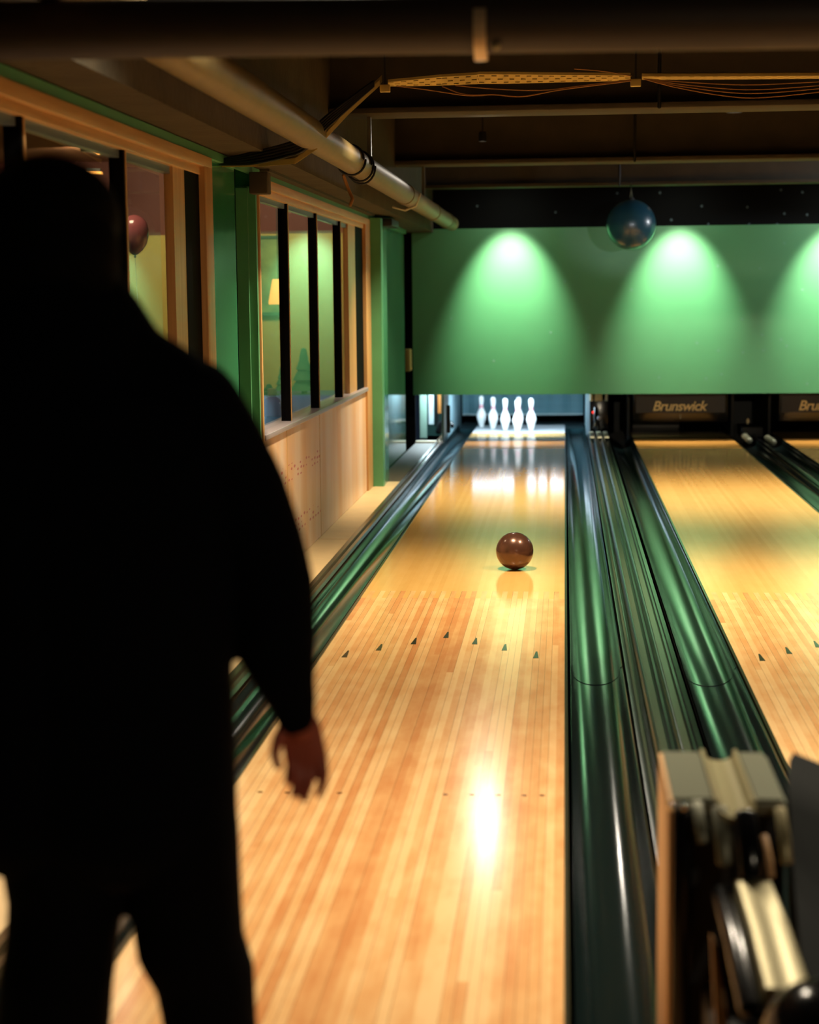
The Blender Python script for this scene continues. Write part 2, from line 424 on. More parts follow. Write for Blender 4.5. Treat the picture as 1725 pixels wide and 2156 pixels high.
# green strip and soffit above the windows
bm = nb(); box(bm, XW - .02, XW + .002, 3.0, 17.75, 2.207, 2.245); struct(obj('trim_5', bm, GREENM))
bm = nb(); box(bm, -1.76, -1.40, 2.0, 18.64, 2.25, CZ)
tag(obj('ceiling_beam', bm, CONC), 'rough brown concrete beam running lengthwise above the left windows', 'beam')
bm = nb(); box(bm, XW - .03, XW + .055, 9.2, 14.3, 2.235, 2.249); struct(obj('trim_6', bm, BEAM))
# dark doorway strip by the masking with its ochre latch plate
bx_ = bx('latch_plate', (XW - .10, XW + .005, 18.0, 18.25, .80, 1.03), mat('ochre_wood', lin(150, 130, 62), rough=.6), bev=.01)
tag(bx_, 'small ochre wooden block in the dark gap at the left end of the green panel', 'block')
struct(bx('wall_gap', (XW - .40, -1.615, 18.72, 18.76, -.1, CZ), DARK))

# ledge along the left gutter
bm = nb(); box(bm, XW - .01, -1.405, FOUL, 11.18, -.14, -.003); box(bm, XW - .01, -1.405, 11.20, 14.75, -.14, -.003)
tag(obj('ledge_board', bm, LEDGE), 'pale board ledge between the left gutter and the wooden wall', 'ledge')
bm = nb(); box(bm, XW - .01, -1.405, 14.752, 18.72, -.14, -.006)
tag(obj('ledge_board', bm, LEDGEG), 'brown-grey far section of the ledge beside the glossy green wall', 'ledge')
tag(bx('batten', (XW - .01, -1.36, 18.72, 18.86, -.02, .012), BEIGE), 'short pale wooden strip at the far end of the left ledge', 'strip')

# ---------------------------------------------------------------- lanes
ARR = [(729, 1377), (800, 1363), (873, 1350), (941, 1337), (1001, 1350), (1063, 1363), (1129, 1379)]
DOT = [(548, 1668), (605, 1669), (715, 1670), (938, 1673), (993, 1673), (1050, 1674), (1104, 1675), (1142, 1675)]
arr_pts = [atz(*p) for p in ARR]; dot_pts = [atz(*p) for p in DOT]
def make_lane(x0, x1, label, deckm, stripm):
    e = empty('bowling_lane', label, 'bowling lane', (x0, 0, 0), 'bowling lanes')
    bm = nb(); box(bm, 0, x1 - x0, FOUL + .005, DECK0, -.14, 0)
    obj('lane_bed', bm, LANE, e)
    bx('pin_deck', (0, x1 - x0, DECK0, DECK1, -.14, 0.001), deckm, e)
    bx('lane_strip', (0, x1 - x0, 17.95, 19.05, -.001, .0015), stripm, e)
    bx('edge_board', (-.012, 0, FOUL, 19.6, -.10, .004), MARK, e)
    bx('edge_board', (x1 - x0, x1 - x0 + .012, FOUL, 19.6, -.10, .004), MARK, e)
    for p in arr_pts:
        x = p.x - L1[0]; y = p.y
        bm = nb()
        vs = [bm.verts.new(Vector(c)) for c in ((x - .012, y - .072, .0012), (x + .013, y - .072, .0012), (x + .005, y + .072, .0012), (x - .002, y + .072, .0012))]
        fc = bm.faces.new(vs); r = bmesh.ops.extrude_face_region(bm, geom=[fc])
        for v in r['geom']:
            if isinstance(v, bmesh.types.BMVert): v.co.z = -.0005
        obj('arrow_marker', bm, MARK, e)
    for p in dot_pts:
        x = p.x - L1[0]
        bm = nb(); lathe(bm, [(.009, -.0005), (.009, .001)], 16, (x, p.y, 0)); obj('dot_marker', bm, MARKD, e)
    return e
STRIP = mat('orange_strip', lin(246, 176, 88), rough=.14)
make_lane(*L1, 'wooden bowling lane with the rolling ball and the standing pins', DECK, STRIP)
make_lane(*L2, 'wooden bowling lane between two dark dividers, ending under the fully shown name panel', BLACKG, STRIP)  # shade of the unlit pin area put into a black deck
make_lane(*L3, 'wooden bowling lane cut off by the right picture edge', BLACKG, STRIP)  # deck black here too, for its unlit pin area

# gutters: half-round channels
def gutter(x0, x1, label, mirror=False):
    w = x1 - x0; e = empty('gutter', label, 'gutter', (x0, 0, 0), 'lane gutters')
    prof = [(.012, -.002)]
    for k in range(15):
        a = PI*k/14
        prof.append((w/2 - (w/2 - .016)*math.cos(a), -.012 - .075*math.sin(a)**.8))
    prof.append((w - .006, -.002))
    bm = nb(); sheet(bm, prof, [FOUL + .01] + [FOUL + 1 + i*1.0 for i in range(4)] + [7.33], .006); obj('channel', bm, GUT, e, smooth='auto')
    bm = nb(); prof2 = [(x, z + .0025) for x, z in prof]
    sheet(bm, prof2, [7.31] + [8 + i for i in range(12)] + [DECK1], .006); obj('channel', bm, GUT, e, smooth='auto')
    return e
gutter(-1.315, L1[0] - .012, 'dark gutter on the left side of the nearest lane beside the pale ledge')
gutter(.012, .252, 'dark gutter running along the right side of the lane with the ball')
gutter(.49, L2[0] - .012, 'dark green gutter left of the second lane, behind the ball return')
gutter(L2[1] + .012, 2.06, 'dark gutter along the right side of the second lane')
gutter(2.10, L3[0] - .012, 'dark gutter left of the lane at the right picture edge')
gutter(L3[1] + .012, 3.66, 'dark gutter beyond the lane at the right picture edge')
# outer moulding of the left gutter
bm = nb(); prism(bm, [(-1.405, -.14), (-1.405, .004), (-1.395, .012), (-1.37, .012), (-1.362, -.004), (-1.352, -.004), (-1.345, .014), (-1.325, .014), (-1.315, 0), (-1.315, -.14)], FOUL, 19.9)
tag(obj('gutter_moulding', bm, mat('moulding_brown', lin(66, 54, 36), rough=.25)), 'narrow dark ridged moulding between the left gutter and the ledge', 'moulding')
# capping between lanes 1 and 2: long ridged cover of the ball track
def capping(x0, x1, label, scale=1.0):
    e = empty('capping', label, 'lane divider', (x0, 0, 0))
    w = x1 - x0
    P = [(0, -.02), (.004, .006), (.02, .010), (.034, .010), (.038, -.006), (.05, -.008), (.056, .022), (.07, .034), (.10, .036), (.112, .026), (.12, .010), (.13, .010), (.136, .026), (.15, .034), (.178, .034), (.19, .020), (.196, .004), (.206, .004), (.21, .014), (.228, .012), (.238, -.02)]
    s = w/.238
    P = [(x*s, z) for x, z in P]
    bm = nb(); prism(bm, P + [(w, -.14), (0, -.14)], FOUL + .32, 19.75); obj('cover', bm, CAPM, e, smooth='auto')
    for a, b_ in (((.072), (.098)), ((.152), (.176)), ((.022), (.032))):
        z = .036 if a > .05 and a < .1 else (.034 if a > .1 else .010)
        bm = nb(); box(bm, a*s, b_*s, FOUL + .33, 19.6, z - .002, z + .003); obj('ridge', bm, CAPL, e)
    return e
capping(.252, .490, 'wide ridged dark cover over the ball track between the first two lanes')
bm = nb(); prism(bm, [(2.06, -.14), (2.06, .01), (2.068, .02), (2.092, .02), (2.10, .01), (2.10, -.14)], FOUL, 19.6)
tag(obj('capping', bm, BLACKG), 'narrow black divider between the second lane and the one at the right edge', 'lane divider')

# ---------------------------------------------------------------- pins
PR = [(.0256, 0), (.0285, .006), (.0335, .02), (.0385, .04), (.0452, .065), (.0515, .086), (.0575, .105), (.0605, .125), (.0598, .145), (.0555, .165), (.0490, .185), (.0410, .202), (.0335, .218), (.0275, .232), (.0242, .245), (.0232, .258), (.0242, .272), (.0262, .286), (.0288, .302), (.0312, .320), (.0323, .338), (.0310, .355), (.0270, .368), (.0200, .377), (.0100, .381), (.002, .3815)]
def make_pin(label):
    e = empty('bowling_pin', label, 'bowling pin', group='standing pins')
    bm = nb(); lathe(bm, PR, 28); obj('pin_body', bm, PINW, e, smooth=True)
    for z0, z1 in ((.236, .246), (.258, .268)):
        bm = nb()
        def rad(z):
            for (r0, a), (r1, b_) in zip(PR, PR[1:]):
                if a <= z <= b_: return r0 + (r1 - r0)*(z - a)/(b_ - a)
        lathe(bm, [(rad(z0) - .003, z0 - .0005), (rad(z0) + .0008, z0), (rad((z0+z1)/2) + .0008, (z0 + z1)/2), (rad(z1) + .0008, z1), (rad(z1) - .003, z1 + .0005)], 28); obj('neck_stripe', bm, PINR, e, smooth=True)
    return e
def dup(root, label):
    r = root.copy(); COL.objects.link(r); r['label'] = label
    for ch in list(root.children):
        c = ch.copy(); COL.objects.link(c); c.parent = r
    return r
cx = -.546; y0 = 20.10; dy = .264; hx = .1525
spots = [(0, 0, 'head pin, front one of the two overlapping white pins in the middle'),
         (-1, 1, 'third white pin from the left, just left of the overlapping pair'),
         (1, 1, 'rightmost of the standing white pins'),
         (-2, 2, 'second white pin from the left of the standing row'),
         (0, 2, 'rear one of the two overlapping white pins, its head showing at the right'),
         (-3, 3, 'leftmost of the standing white pins')]
pin = make_pin(spots[0][2])
for i, (c, r, lb) in enumerate(spots):
    p = pin if i == 0 else dup(pin, lb)
    p.location = (cx + c*hx, y0 + r*dy, .001)

# pin area of lane 1
e = empty('pin_curtain', 'teal hanging curtain behind the standing pins', 'curtain', (0, 21.9, 0))
bm = nb()
prof = []
for k in range(41):
    x = -1.29 + k*(1.52/40); prof.append((x, .012*math.sin(k*1.1)))
a = [bm.verts.new((x, y, .09)) for x, y in prof]; b_ = [bm.verts.new((x, y, .95)) for x, y in prof]
a2 = [bm.verts.new((x, y + .015, .09)) for x, y in prof]; b2 = [bm.verts.new((x, y + .015, .95)) for x, y in prof]
for i in range(40):
    bm.faces.new((a[i], a[i+1], b_[i+1], b_[i])); bm.faces.new((a2[i+1], a2[i], b2[i], b2[i+1])); bm.faces.new((a[i+1], a[i], a2[i], a2[i+1])); bm.faces.new((b_[i], b_[i+1], b2[i+1], b2[i]))
obj('curtain_sheet', bm, SHUT, e)
bx('curtain_weight', (-1.29, .23, -.02, .03, .075, .10), mat('curtain_hem', lin(150, 170, 172), rough=.4), e)
tag(bx('pit_floor', (-1.31, .235, 21.3, 22.85, -.10, -.05), mat('pit_carpet', lin(20, 60, 66), rough=.9)), 'dark teal pit floor behind the deck with the pins', 'pit floor')
tag(bx('kickback_panel', (-1.335, -1.31, 18.80, 22.0, -.1, 1.6), KICK, bev=.003), 'pale blue-grey side panel left of the standing pins', 'panel')
k = empty('kickback_panel', 'tall grey side panel at the right of the pin deck, edge brightly lit', 'panel', (.245, 19.75, 0))
bx('panel_board', (0, .03, 0, 2.2, -.1, 1.6), KICK, k, bev=.003)
bx('edge_strip', (-.004, .034, -.012, 0, -.02, 1.6), mat('edge_strip', lin(150, 176, 190), rough=.3), k)
for x, lb in ((.70, 'black side panel at the left end of the dark second lane'), (1.86, 'black side panel at the right end of the second lane'), (2.27, 'black side panel left of the far end of the third lane')):
    tag(bx('kickback_panel', (x, x + .03, 19.70, 22.0, -.1, 1.6), BLACK, bev=.003), lb, 'panel')
tag(bx('pit_partition', (.60, 4.9, 21.4, 21.45, -.1, 1.6), BLACK), 'black backing behind the dark pin decks', 'panel')
# machine parts seen left of the pins
col = empty('machine_gate', 'upright machine posts in the gap left of the pin deck', 'machine', (-1.6, 20, 0))
def post(px0, px1, Y, z0, z1, m, name):
    a = at(px0, 870, Y).x; b = at(px1, 870, Y).x
    bm = nb(); box(bm, a + 1.6, b + 1.6, Y - 20, Y - 20 + .04, z0, z1, bev=.006); return obj(name, bm, m, col, smooth='auto')
PALE = mat('post_pale', lin(140, 166, 150), rough=.4); WHT = mat('post_white', lin(180, 192, 196), rough=.35)
post(884, 899, 19.9, -.05, 1.2, PALE, 'post'); post(902.5, 913.5, 20.0, .10, 1.2, WHT, 'post')
post(916, 924, 20.3, .05, 1.2, BLACK, 'post'); post(922, 929.5, 20.1, .22, 1.2, mat('rust_orange', lin(150, 92, 34), rough=.6), 'post')
post(940, 948, 18.76, .10, .40, BLACK, 'post')
bm = nb(); tube(bm, [(.15, -.1, .03), (.18, -.1, .12), (.24, -.1, .16), (.30, -.1, .10)], .035, 14); obj('machine_arm', bm, BLACKG, col, smooth=True)
bm = nb(); p = at(942, 888, 19.7); ball(bm, (p.x + 1.6, p.y - 20, p.z), .024, 16); obj('machine_knob', bm, BEIGE, col, smooth=True)
bx('back_plate', (-.15, .28, .9, .95, -.1, 1.3), mat('frame_back', lin(20, 66, 60), rough=.6), col)

# pinsetter over lane 1, above the masking edge: deck frame, glowing blocks, held pins
ps = empty('pinsetter', 'pinsetting machine with its lamp hidden above the standing pins', 'machine', (0, 20.0, 0))
bx('deck_frame', (-1.06, -.01, .05, .80, .80, .86), WHT, ps, bev=.006)
bx('lamp_housing', (-1.06, -.01, -.44, -.36, .63, .80), WHT, ps, bev=.006)
GLOWB = mat('block_glow', lin(225, 238, 255), emit=lin(205, 230, 255), estr=4.5)
for xa, xb, za in ((-1.05, -.72, .53), (-.70, -.575, .495), (-.42, -.325, .50), (-.295, -.20, .505), (-.165, -.01, .515)): bx('glow_block', (xa, xb, -.42, -.38, za, .62), GLOWB, ps, bev=.015)  # glowing blocks shaped to give the bright reflection on the lane
for hxx in (-.74, -.40, -.26, -.12):
    bm = nb(); lathe(bm, [(r, z) for r, z in PR], 20, (hxx, .02, .485)); obj('held_pin', bm, PINW, ps, smooth=True)

# capping end block with red lamp between lane 1 and 2
c = empty('track_end_unit', 'dark unit with a small red light between the pin decks', 'machine', (.25, 19.6, 0))
bx('body', (.03, .24, .1, .6, -.02, .40), BLACKG, c, bev=.01)
for a, b_, m in ((.03, .065, BEIGE), (.085, .17, BEIGE), (.20, .23, WHT)): bx('cap_block', (a, b_, .02, .10, .385, .62), m, c, bev=.01)
for a in (.02, .10, .175): 
    bm = nb(); box(bm, a, a + .05, -.85, -.05, .036, .05, bev=.006); obj('foot_block', bm, BEIGE, c, smooth='auto')
bm = nb(); p = at(1251, 868, 19.68); ball(bm, (p.x - .25, .08, p.z), (.022, .015, .016), 14); obj('red_light', bm, REDL, c, smooth=True)
bm = nb(); tube(bm, [(.10, .06, .30), (.10, .02, .20), (.11, .0, .12), (.12, .02, .06)], .03, 12); obj('hose', bm, BLACKG, c, smooth=True)
bm = nb(); ball(bm, (.13, -.02, .20), .02, 12); obj('bolt', bm, SILL, c, smooth=True)
c = empty('track_end_unit', 'dark small fitting with beige tips at the far end of the narrow right divider', 'machine', (2.08, 19.2, 0))
bx('body', (-.12, .12, .3, .8, -.02, .10), BLACK, c, bev=.01)
bm = nb(); p = at(1575, 887, 19.3); ball(bm, (p.x - 2.08, p.y - 19.2, p.z), (.018, .018, .035), 12); obj('tip', bm, BEIGE, c, smooth=True)
bm = nb(); tube(bm, [(-.14, -.7, .03), (-.16, -.4, .05), (-.13, -.1, .05)], .035, 12); obj('guide', bm, STEEL, c, smooth=True)
bm = nb(); tube(bm, [(.10, -.8, .02), (.07, -.5, .04)], .035, 12); obj('guide', bm, STEEL, c, smooth=True)

# ---------------------------------------------------------------- masking units
mk = empty('masking_panel', 'long green panel with pale stars and pools of light across the lane ends', 'panel', (0, YM, 0))
bx('panel_board', (-1.63, 5.05, 0, .03, .52, 2.285), MASK, mk)
STAR = mat('star_pale', lin(96, 150, 120), rough=.6); STARB = mat('star_blue', lin(60, 76, 84), rough=.7)
def star(bm, x, z, r, y=-.0015):
    cvt = bm.verts.new((x, y, z)); vs = []
    a0 = random.random()*PI
    for k in range(10):
        rr = r if k % 2 == 0 else r*.42
        vs.append(bm.verts.new((x + rr*math.cos(a0 + k*PI/5), y, z + rr*math.sin(a0 + k*PI/5))))
    for k in range(10): bm.faces.new((cvt, vs[k], vs[(k+1) % 10]))
stars = [(1512, 560), (1600, 565), (1563, 672), (1468, 722), (1605, 705), (1645, 715), (1657, 728), (1513, 738), (1608, 738), (1565, 742), (1190, 592), (950, 671), (1262, 802), (1388, 795), (1487, 797), (1700, 808), (1560, 632), (1652, 512), (1520, 788), (1160, 700), (1040, 760), (1330, 610), (1240, 690), (1690, 610)]
bm = nb()
for s in stars:
    p = at(s[0], s[1], YM - .002); star(bm, p.x, p.z, .022)
obj('star_flecks', bm, STAR, mk)['kind'] = 'stuff'
um = empty('masking_panel', 'black board with faint stars between the last ceiling beam and the green panel', 'panel', (0, YM + .01, 0))
bx('panel_board', (-1.63, 5.05, .03, .06, 2.285, CZ), DARK, um)
bm = nb()
for s in [(1005, 434), (1170, 447), (1300, 407), (1390, 406), (1478, 434), (1414, 463), (1492, 472), (1574, 436), (1578, 472), (1637, 472), (1652, 450), (1645, 487), (1690, 405), (1700, 452), (1645, 400), (1280, 462)]:
    p = at(s[0], s[1], YM + .038); star(bm, p.x, p.z, .02, .028)
obj('star_flecks', bm, STARB, um)['kind'] = 'stuff'

# lowered pin guards with the maker's lettering
def guard(xc, x0, x1, label, lx):
    g = empty('pin_guard', label, 'sign panel', (xc, 19.45, 0), 'lowered name panels')
    bx('guard_board', (x0 - xc, x1 - xc, 0, .05, .165, .85), BLACKG, g, bev=.004)
    bx('guard_face', (x0 - xc + .03, x1 - xc - .03, -.006, 0, .265, .46), mat('face_brown', lin(20, 14, 11), rough=.5), g)
    cu = bpy.data.curves.new('t', 'FONT'); cu.body = 'Brunswick'; cu.size = .152; cu.shear = .28; cu.extrude = .003; cu.offset = .0022; cu.align_x = 'CENTER'; cu.space_character = .92
    to = bpy.data.objects.new('t', cu); COL.objects.link(to)
    dg = bpy.context.evaluated_depsgraph_get(); dg.update()
    me = bpy.data.meshes.new_from_object(to.evaluated_get(dg)); bpy.data.objects.remove(to)
    me.materials.clear(); me.materials.append(TEXTM)
    t = bpy.data.objects.new('lettering', me); COL.objects.link(t); t.parent = g
    t.rotation_euler = (PI/2, 0, 0); t.location = (lx - xc, -.010, .288)
    t['label'] = 'pale yellow slanted lettering'
    bm = nb(); box(bm, -.006, .006, -.012, 0, .20, .24); obj('catch', bm, STEEL, g)
    return g
lt = at(1430, 857, 19.45)
guard(1.28, .76, 1.80, 'black panel with pale slanted lettering fully in view across the second lane', lt.x)
lt3 = at(1738, 857, 19.45)
guard(2.88, 2.36, 3.40, 'black panel with pale lettering cut off by the right picture edge', lt3.x)
# things lying in the gap behind the second lane guard
tag(bx('ball_sweep', (.80, 1.35, 20.7, 20.75, .0, .09), mat('sweep_grey', lin(96, 90, 84), rough=.5), bev=.01), 'dull grey bar low behind the name panel on the second lane', 'bar')

# ---------------------------------------------------------------- beams, pipes, ceiling things
def ibeam(yc, label, w=.34, z=BZ):
    bm = nb(); box(bm, -1.40, 5.08, yc - w/2, yc + w/2, z, z + .035, bev=.006)
    box(bm, -1.40, 5.08, yc - .05, yc + .05, z + .035, CZ)
    return tag(obj('ceiling_beam', bm, BEAM, smooth='auto'), label, 'beam', 'cross beams')
def ybeam(py, px=1200):      # distance at which a beam's far bottom edge shows at py
    return atz(px, py, BZ).y
yb = [ybeam(229) , ybeam(340.5), ybeam(390)]
ibeam(ybeam(243) - .17, 'nearest brown cross beam, right behind the perforated cable tray')
ibeam(ybeam(347.5) - .17, 'middle brown cross beam, second one behind the cable tray')
ibeam(ybeam(395) - .13, 'farthest brown cross beam, just above the hanging blue ball', w=.26)
bm = nb(); box(bm, -1.40, 5.08, 6.4, 6.6, BZ, CZ); tag(obj('ceiling_beam', bm, CEIL), 'dark beam above the blurred pipe at the top of the picture', 'beam', 'cross beams')
Yb2, Yb3, Yb4 = ybeam(243) - .34, ybeam(347.5) - .34, ybeam(395) - .26
# near, out-of-focus horizontal pipe
a = at(-210, 69, 4.0); b = at(5600, -25, 4.0)
hp = empty('pipe', 'thick dark blurred pipe crossing the top of the picture', 'pipe', (0, 4, 0))
bm = nb(); tube(bm, [a - Vector((0, 4, 0)), b - Vector((0, 4, 0))], .066, 32); obj('pipe_body', bm, mat('pipe_dark', lin(58, 50, 42), rough=.55), hp, smooth=True)
p = at(1013, 60, 4.0) - Vector((0, 4, 0))
bm = nb(); 
for k in range(28):
    t0 = 2*PI*k/28; t1 = 2*PI*(k+1)/28; r0 = .066; r1 = .071
    quadslab(bm, [(p.x - .014, r1*math.cos(t0), p.z + r1*math.sin(t0)), (p.x + .014, r1*math.cos(t0), p.z + r1*math.sin(t0)), (p.x + .014, r1*math.cos(t1), p.z + r1*math.sin(t1)), (p.x - .014, r1*math.cos(t1), p.z + r1*math.sin(t1))], (0, -.004*math.cos(t0), -.004*math.sin(t0)))
obj('pipe_clamp', bm, mat('clamp_zinc', lin(225, 200, 160), rough=.3, metal=.3), hp)
bx('clamp_rod', (p.x - .004, p.x + .004, -.004, .004, p.z + .065, CZ), STEEL, hp)
bm = nb(); ball(bm, (p.x + .036, -.045, p.z - .045), .010, 12); obj('clamp_bolt', bm, STEELL, hp, smooth=True)
# long diagonal pipe along the left
PX, PZ, PRAD = -1.18, 2.325, .073
lp = empty('pipe', 'long beige pipe running away along the left wall under the beams', 'pipe', (PX, 0, PZ))
bm = nb(); tube(bm, [(0, 2.5, 0), (0, 6, 0), (0, 12, 0), (0, 18.3, 0)], PRAD, 32); obj('pipe_body', bm, PIPE, lp, smooth=True)
for y in (12.9, 15.6, 17.4):
    bm = nb(); tube(bm, [(0, y, 0), (0, y + .12, 0)], PRAD + .006, 28, caps=False); obj('pipe_joint', bm, PIPE, lp, smooth='auto')
bx('pipe_hanger', (-.012, .012, Yb2 + .2, Yb2 + .23, .06, CZ - PZ), STEEL, lp)
bx('pipe_hanger', (-.012, .012, Yb3 + .2, Yb3 + .23, .06, CZ - PZ), STEEL, lp)
# black cable loops round the pipe
def ring_pts(y0, y1, rad, drop=0, n=24):
    return [Vector((PX + rad*math.cos(2*PI*k/n), y0 + (y1 - y0)*k/n, PZ + rad*math.sin(2*PI*k/n) - (drop if math.sin(2*PI*k/n) < 0 else 0)*abs(math.sin(2*PI*k/n)))) for k in range(n + 1)]
for y, dr in ((9.62, .004), (10.02, .012), (10.12, .02)):
    bm = nb(); tube(bm, ring_pts(y, y + .09, PRAD + .006, dr), .0065, 8)
    tag(obj('cable_loop', bm, CABLE, smooth=True), {9.62: 'black cable looped round the beige pipe, nearest of the three loops', 10.02: 'black cable looped round the beige pipe, middle one of the three loops', 10.12: 'black cable looped round the beige pipe, farthest of the three loops'}[y], 'cable', 'cable loops')
bm = nb(); tube(bm, [(PX - .07, 9.9, PZ - .07), (PX - .05, 9.95, PZ - .14), (PX - .02, 9.9, PZ - .20), (PX - .03, 9.88, PZ - .235)], .010, 8)
tag(obj('strap_end', bm, CABLEY, smooth=True), 'loose tan strap end dangling under the beige pipe', 'strap')
bm = nb(); tube(bm, [(PX + .085, 13.3, PZ + .02), (PX + .05, 13.3, PZ - .07), (PX - .03, 13.3, PZ - .10), (PX - .12, 13.3, PZ - .075)], .009, 8)
tag(obj('strap', bm, mat('strap_pale', lin(190, 190, 170), rough=.5), smooth=True), 'thin pale strap hooked under the far part of the beige pipe', 'strap')

# perforated cable tray: sections hung under the beams
def tray(name, label, secs, slots=True, lip=.012):
    """secs: list of (far edge point, near edge point)"""
    e = empty(name, label, 'cable tray', (0, 0, 0))
    bm = nb()
    dark = nb()
    for (f0, n0), (f1, n1) in zip(secs, secs[1:]):
        L_ = (f1 - f0).length; nseg = max(2, int(L_/.027))
        W_ = (n0 - f0).length
        rows = 3 if W_ < .09 else 4
        up = (f1 - f0).cross(n0 - f0).normalized()
        if up.z < 0: up = -up
        def P(s, t): return (f0*(1 - s) + f1*s)*(1 - t) + (n0*(1 - s) + n1*s)*t
        for i in range(nseg):
            for j in range(rows):
                s0, s1 = i/nseg, (i + 1)/nseg; t0, t1 = j/rows, (j + 1)/rows
                # cell with a slot: frame of four strips
                slot = (i + (j % 2)) % 2 == 0 and slots
                if not slot:
                    quadslab(bm, [P(s0, t0), P(s1, t0), P(s1, t1), P(s0, t1)], up*.002)
                else:
                    a0, a1 = s0 + (s1 - s0)*.08, s0 + (s1 - s0)*.92; b0, b1 = t0 + (t1 - t0)*.34, t0 + (t1 - t0)*.66
                    quadslab(bm, [P(s0, t0), P(s1, t0), P(s1, b0), P(s0, b0)], up*.002)
                    quadslab(bm, [P(s0, b1), P(s1, b1), P(s1, t1), P(s0, t1)], up*.002)
                    quadslab(bm, [P(s0, b0), P(a0, b0), P(a0, b1), P(s0, b1)], up*.002)
                    quadslab(bm, [P(a1, b0), P(s1, b0), P(s1, b1), P(a1, b1)], up*.002)
    obj('tray_floor', bm, TRAYM, e)
    # turned-up sides
    bm = nb(); bm2 = nb()
    for (f0, n0), (f1, n1) in zip(secs, secs[1:]):
        quadslab(bm, [f0, f1, f1 + Vector((0, 0, .03)), f0 + Vector((0, 0, .03))], (0, .002, 0))
        quadslab(bm2, [n0, n1, n1 + Vector((0, 0, lip)), n0 + Vector((0, 0, lip))], (0, .002, 0))
    obj('tray_side', bm, TRAYM, e)
    obj('tray_side', bm2, TRAYM, e)
    return e
def sec(px, ytop, ybot, Yn, wid):
    return (at(px, ybot, Yn + .05), at(px, ytop, Yn))
TY = 8.3
S1 = [sec(817, 173, 182, TY, 0), sec(870, 168, 181.5, TY, 0), sec(930, 162, 180, TY, 0), sec(1005, 157.5, 177, TY - .05, 0)]
S2 = [sec(1008, 156.5, 176.5, TY - .05, 0), sec(1060, 156.5, 176.5, TY - .05, 0), sec(1180, 158, 173.5, TY, 0), sec(1328, 159, 170, TY, 0)]
S3 = [sec(1352, 161, 168, TY, 0), sec(1500, 161, 167.5, TY, 0), sec(1800, 159, 165, TY, 0), sec(2600, 150, 156, TY, 0)]
tray('cable_tray', 'yellow-lit slotted cable tray section left of the ceiling bracket, above the lane', S1 + S2)
tray('cable_tray', 'slotted cable tray section at the upper right, seen nearly edge-on', S3)
def trayd(pts, wv, label):
    secs = [(p + Vector((0, wv, .03)), p) for p in pts]
    return tray('cable_tray', label, secs, lip=.026)
trayd([at(668, 312, 8.15), at(735, 240, 8.2), at(800, 180, 8.25)], .10, 'slotted cable tray section climbing steeply over the beige pipe')
trayd([at(460, 352, 8.3), at(545, 351, 8.25), at(622, 345, 8.15), at(668, 314, 8.13)], .10, 'low end of the slotted cable tray by the left wall')
for px, py, lb in ((811, 184, 'small tan bracket at the left bend of the cable tray'), (1339, 172, 'small tan bracket hanging at the joint of the cable tray, above the blue ball')):
    p = at(px, py, TY); e = empty('tray_bracket', lb, 'bracket', p)
    bx('bracket_plate', (-.024, .024, -.015, .015, -.022, .012), TRAYM, e, bev=.003)
    bx('bracket_rod', (-.005, .005, -.005, .005, .01, CZ - p.z), BLACK, e)
# cables
def cable(pts, r, m, label, name='cable', grp=None):
    # smooth the polyline with catmull-rom
    P = [Vector(p) for p in pts]; Q = []
    for i in range(len(P) - 1):
        p0 = P[max(i-1, 0)]; p1 = P[i]; p2 = P[i+1]; p3 = P[min(i+2, len(P)-1)]
        for k in range(6):
            t = k/6
            Q.append(.5*((2*p1) + (p2 - p0)*t + (2*p0 - 5*p1 + 4*p2 - p3)*t*t + (3*p1 - p0 - 3*p2 + p3)*t**3))
    Q.append(P[-1])
    bm = nb(); tube(bm, Q, r, 8); return tag(obj(name, bm, m, smooth=True), label, 'cable', grp)
Z8 = TY - .04
cable([at(836, 181, Z8), at(900, 189, Z8), at(975, 200, Z8), at(1010, 201, Z8), at(1030, 199, Z8)], .0028, CABLEY, 'thin tan cable sagging lowest left under the cable tray', grp='tan cables under the tray')
cable([at(932, 182, Z8), at(980, 199, Z8), at(1040, 199, Z8), at(1100, 203, Z8), at(1180, 189, Z8), at(1290, 175, Z8), at(1328, 170, Z8)], .003, CABLEY, 'thin tan cable sagging deepest beneath the middle of the tray', grp='tan cables under the tray')
cable([at(960, 180, Z8), at(1040, 187, Z8), at(1140, 190, Z8), at(1220, 181, Z8), at(1328, 168, Z8)], .0026, CABLEY, 'thin tan cable hanging flat and closest beneath the tray', grp='tan cables under the tray')
cable([at(1210, 145, Z8), at(1270, 150, Z8), at(1330, 160, Z8)], .0024, CABLEY, 'short tan cable rising above the tray left of the bracket', grp='tan cables under the tray')
for i, (dy_, lb) in enumerate(((0, 'topmost'), (9, 'second from top'), (16, 'third from top'), (24, 'lowest'))):
    cable([at(1356, 166, Z8), at(1420, 171 + dy_*.5, Z8), at(1520, 177 + dy_, Z8), at(1600, 178 + dy_*1.15, Z8), at(1725, 172 + dy_*.9, Z8), at(1790, 168 + dy_*.6, Z8)], .0024, CABLEY, lb + ' of the four tan cables sagging at the upper right', grp='tan cables at the upper right')
for i, lb in enumerate(('topmost', 'second', 'third', 'fourth', 'lowest')):
    o_ = i*5
    cable([at(462, 338 + i*2, 8.25), at(530, 322 + o_*1.1, 8.15), at(600, 304 + o_*1.3, 8.08), at(645, 285 + o_*1.4, 8.05), at(690, 243 + o_*1.2, 8.1), at(786, 172 + o_*.5, 8.2)], .0068, CABLE, lb + ' cable of the black bundle curving from the left wall up over the pipe', grp='black cable bundle')
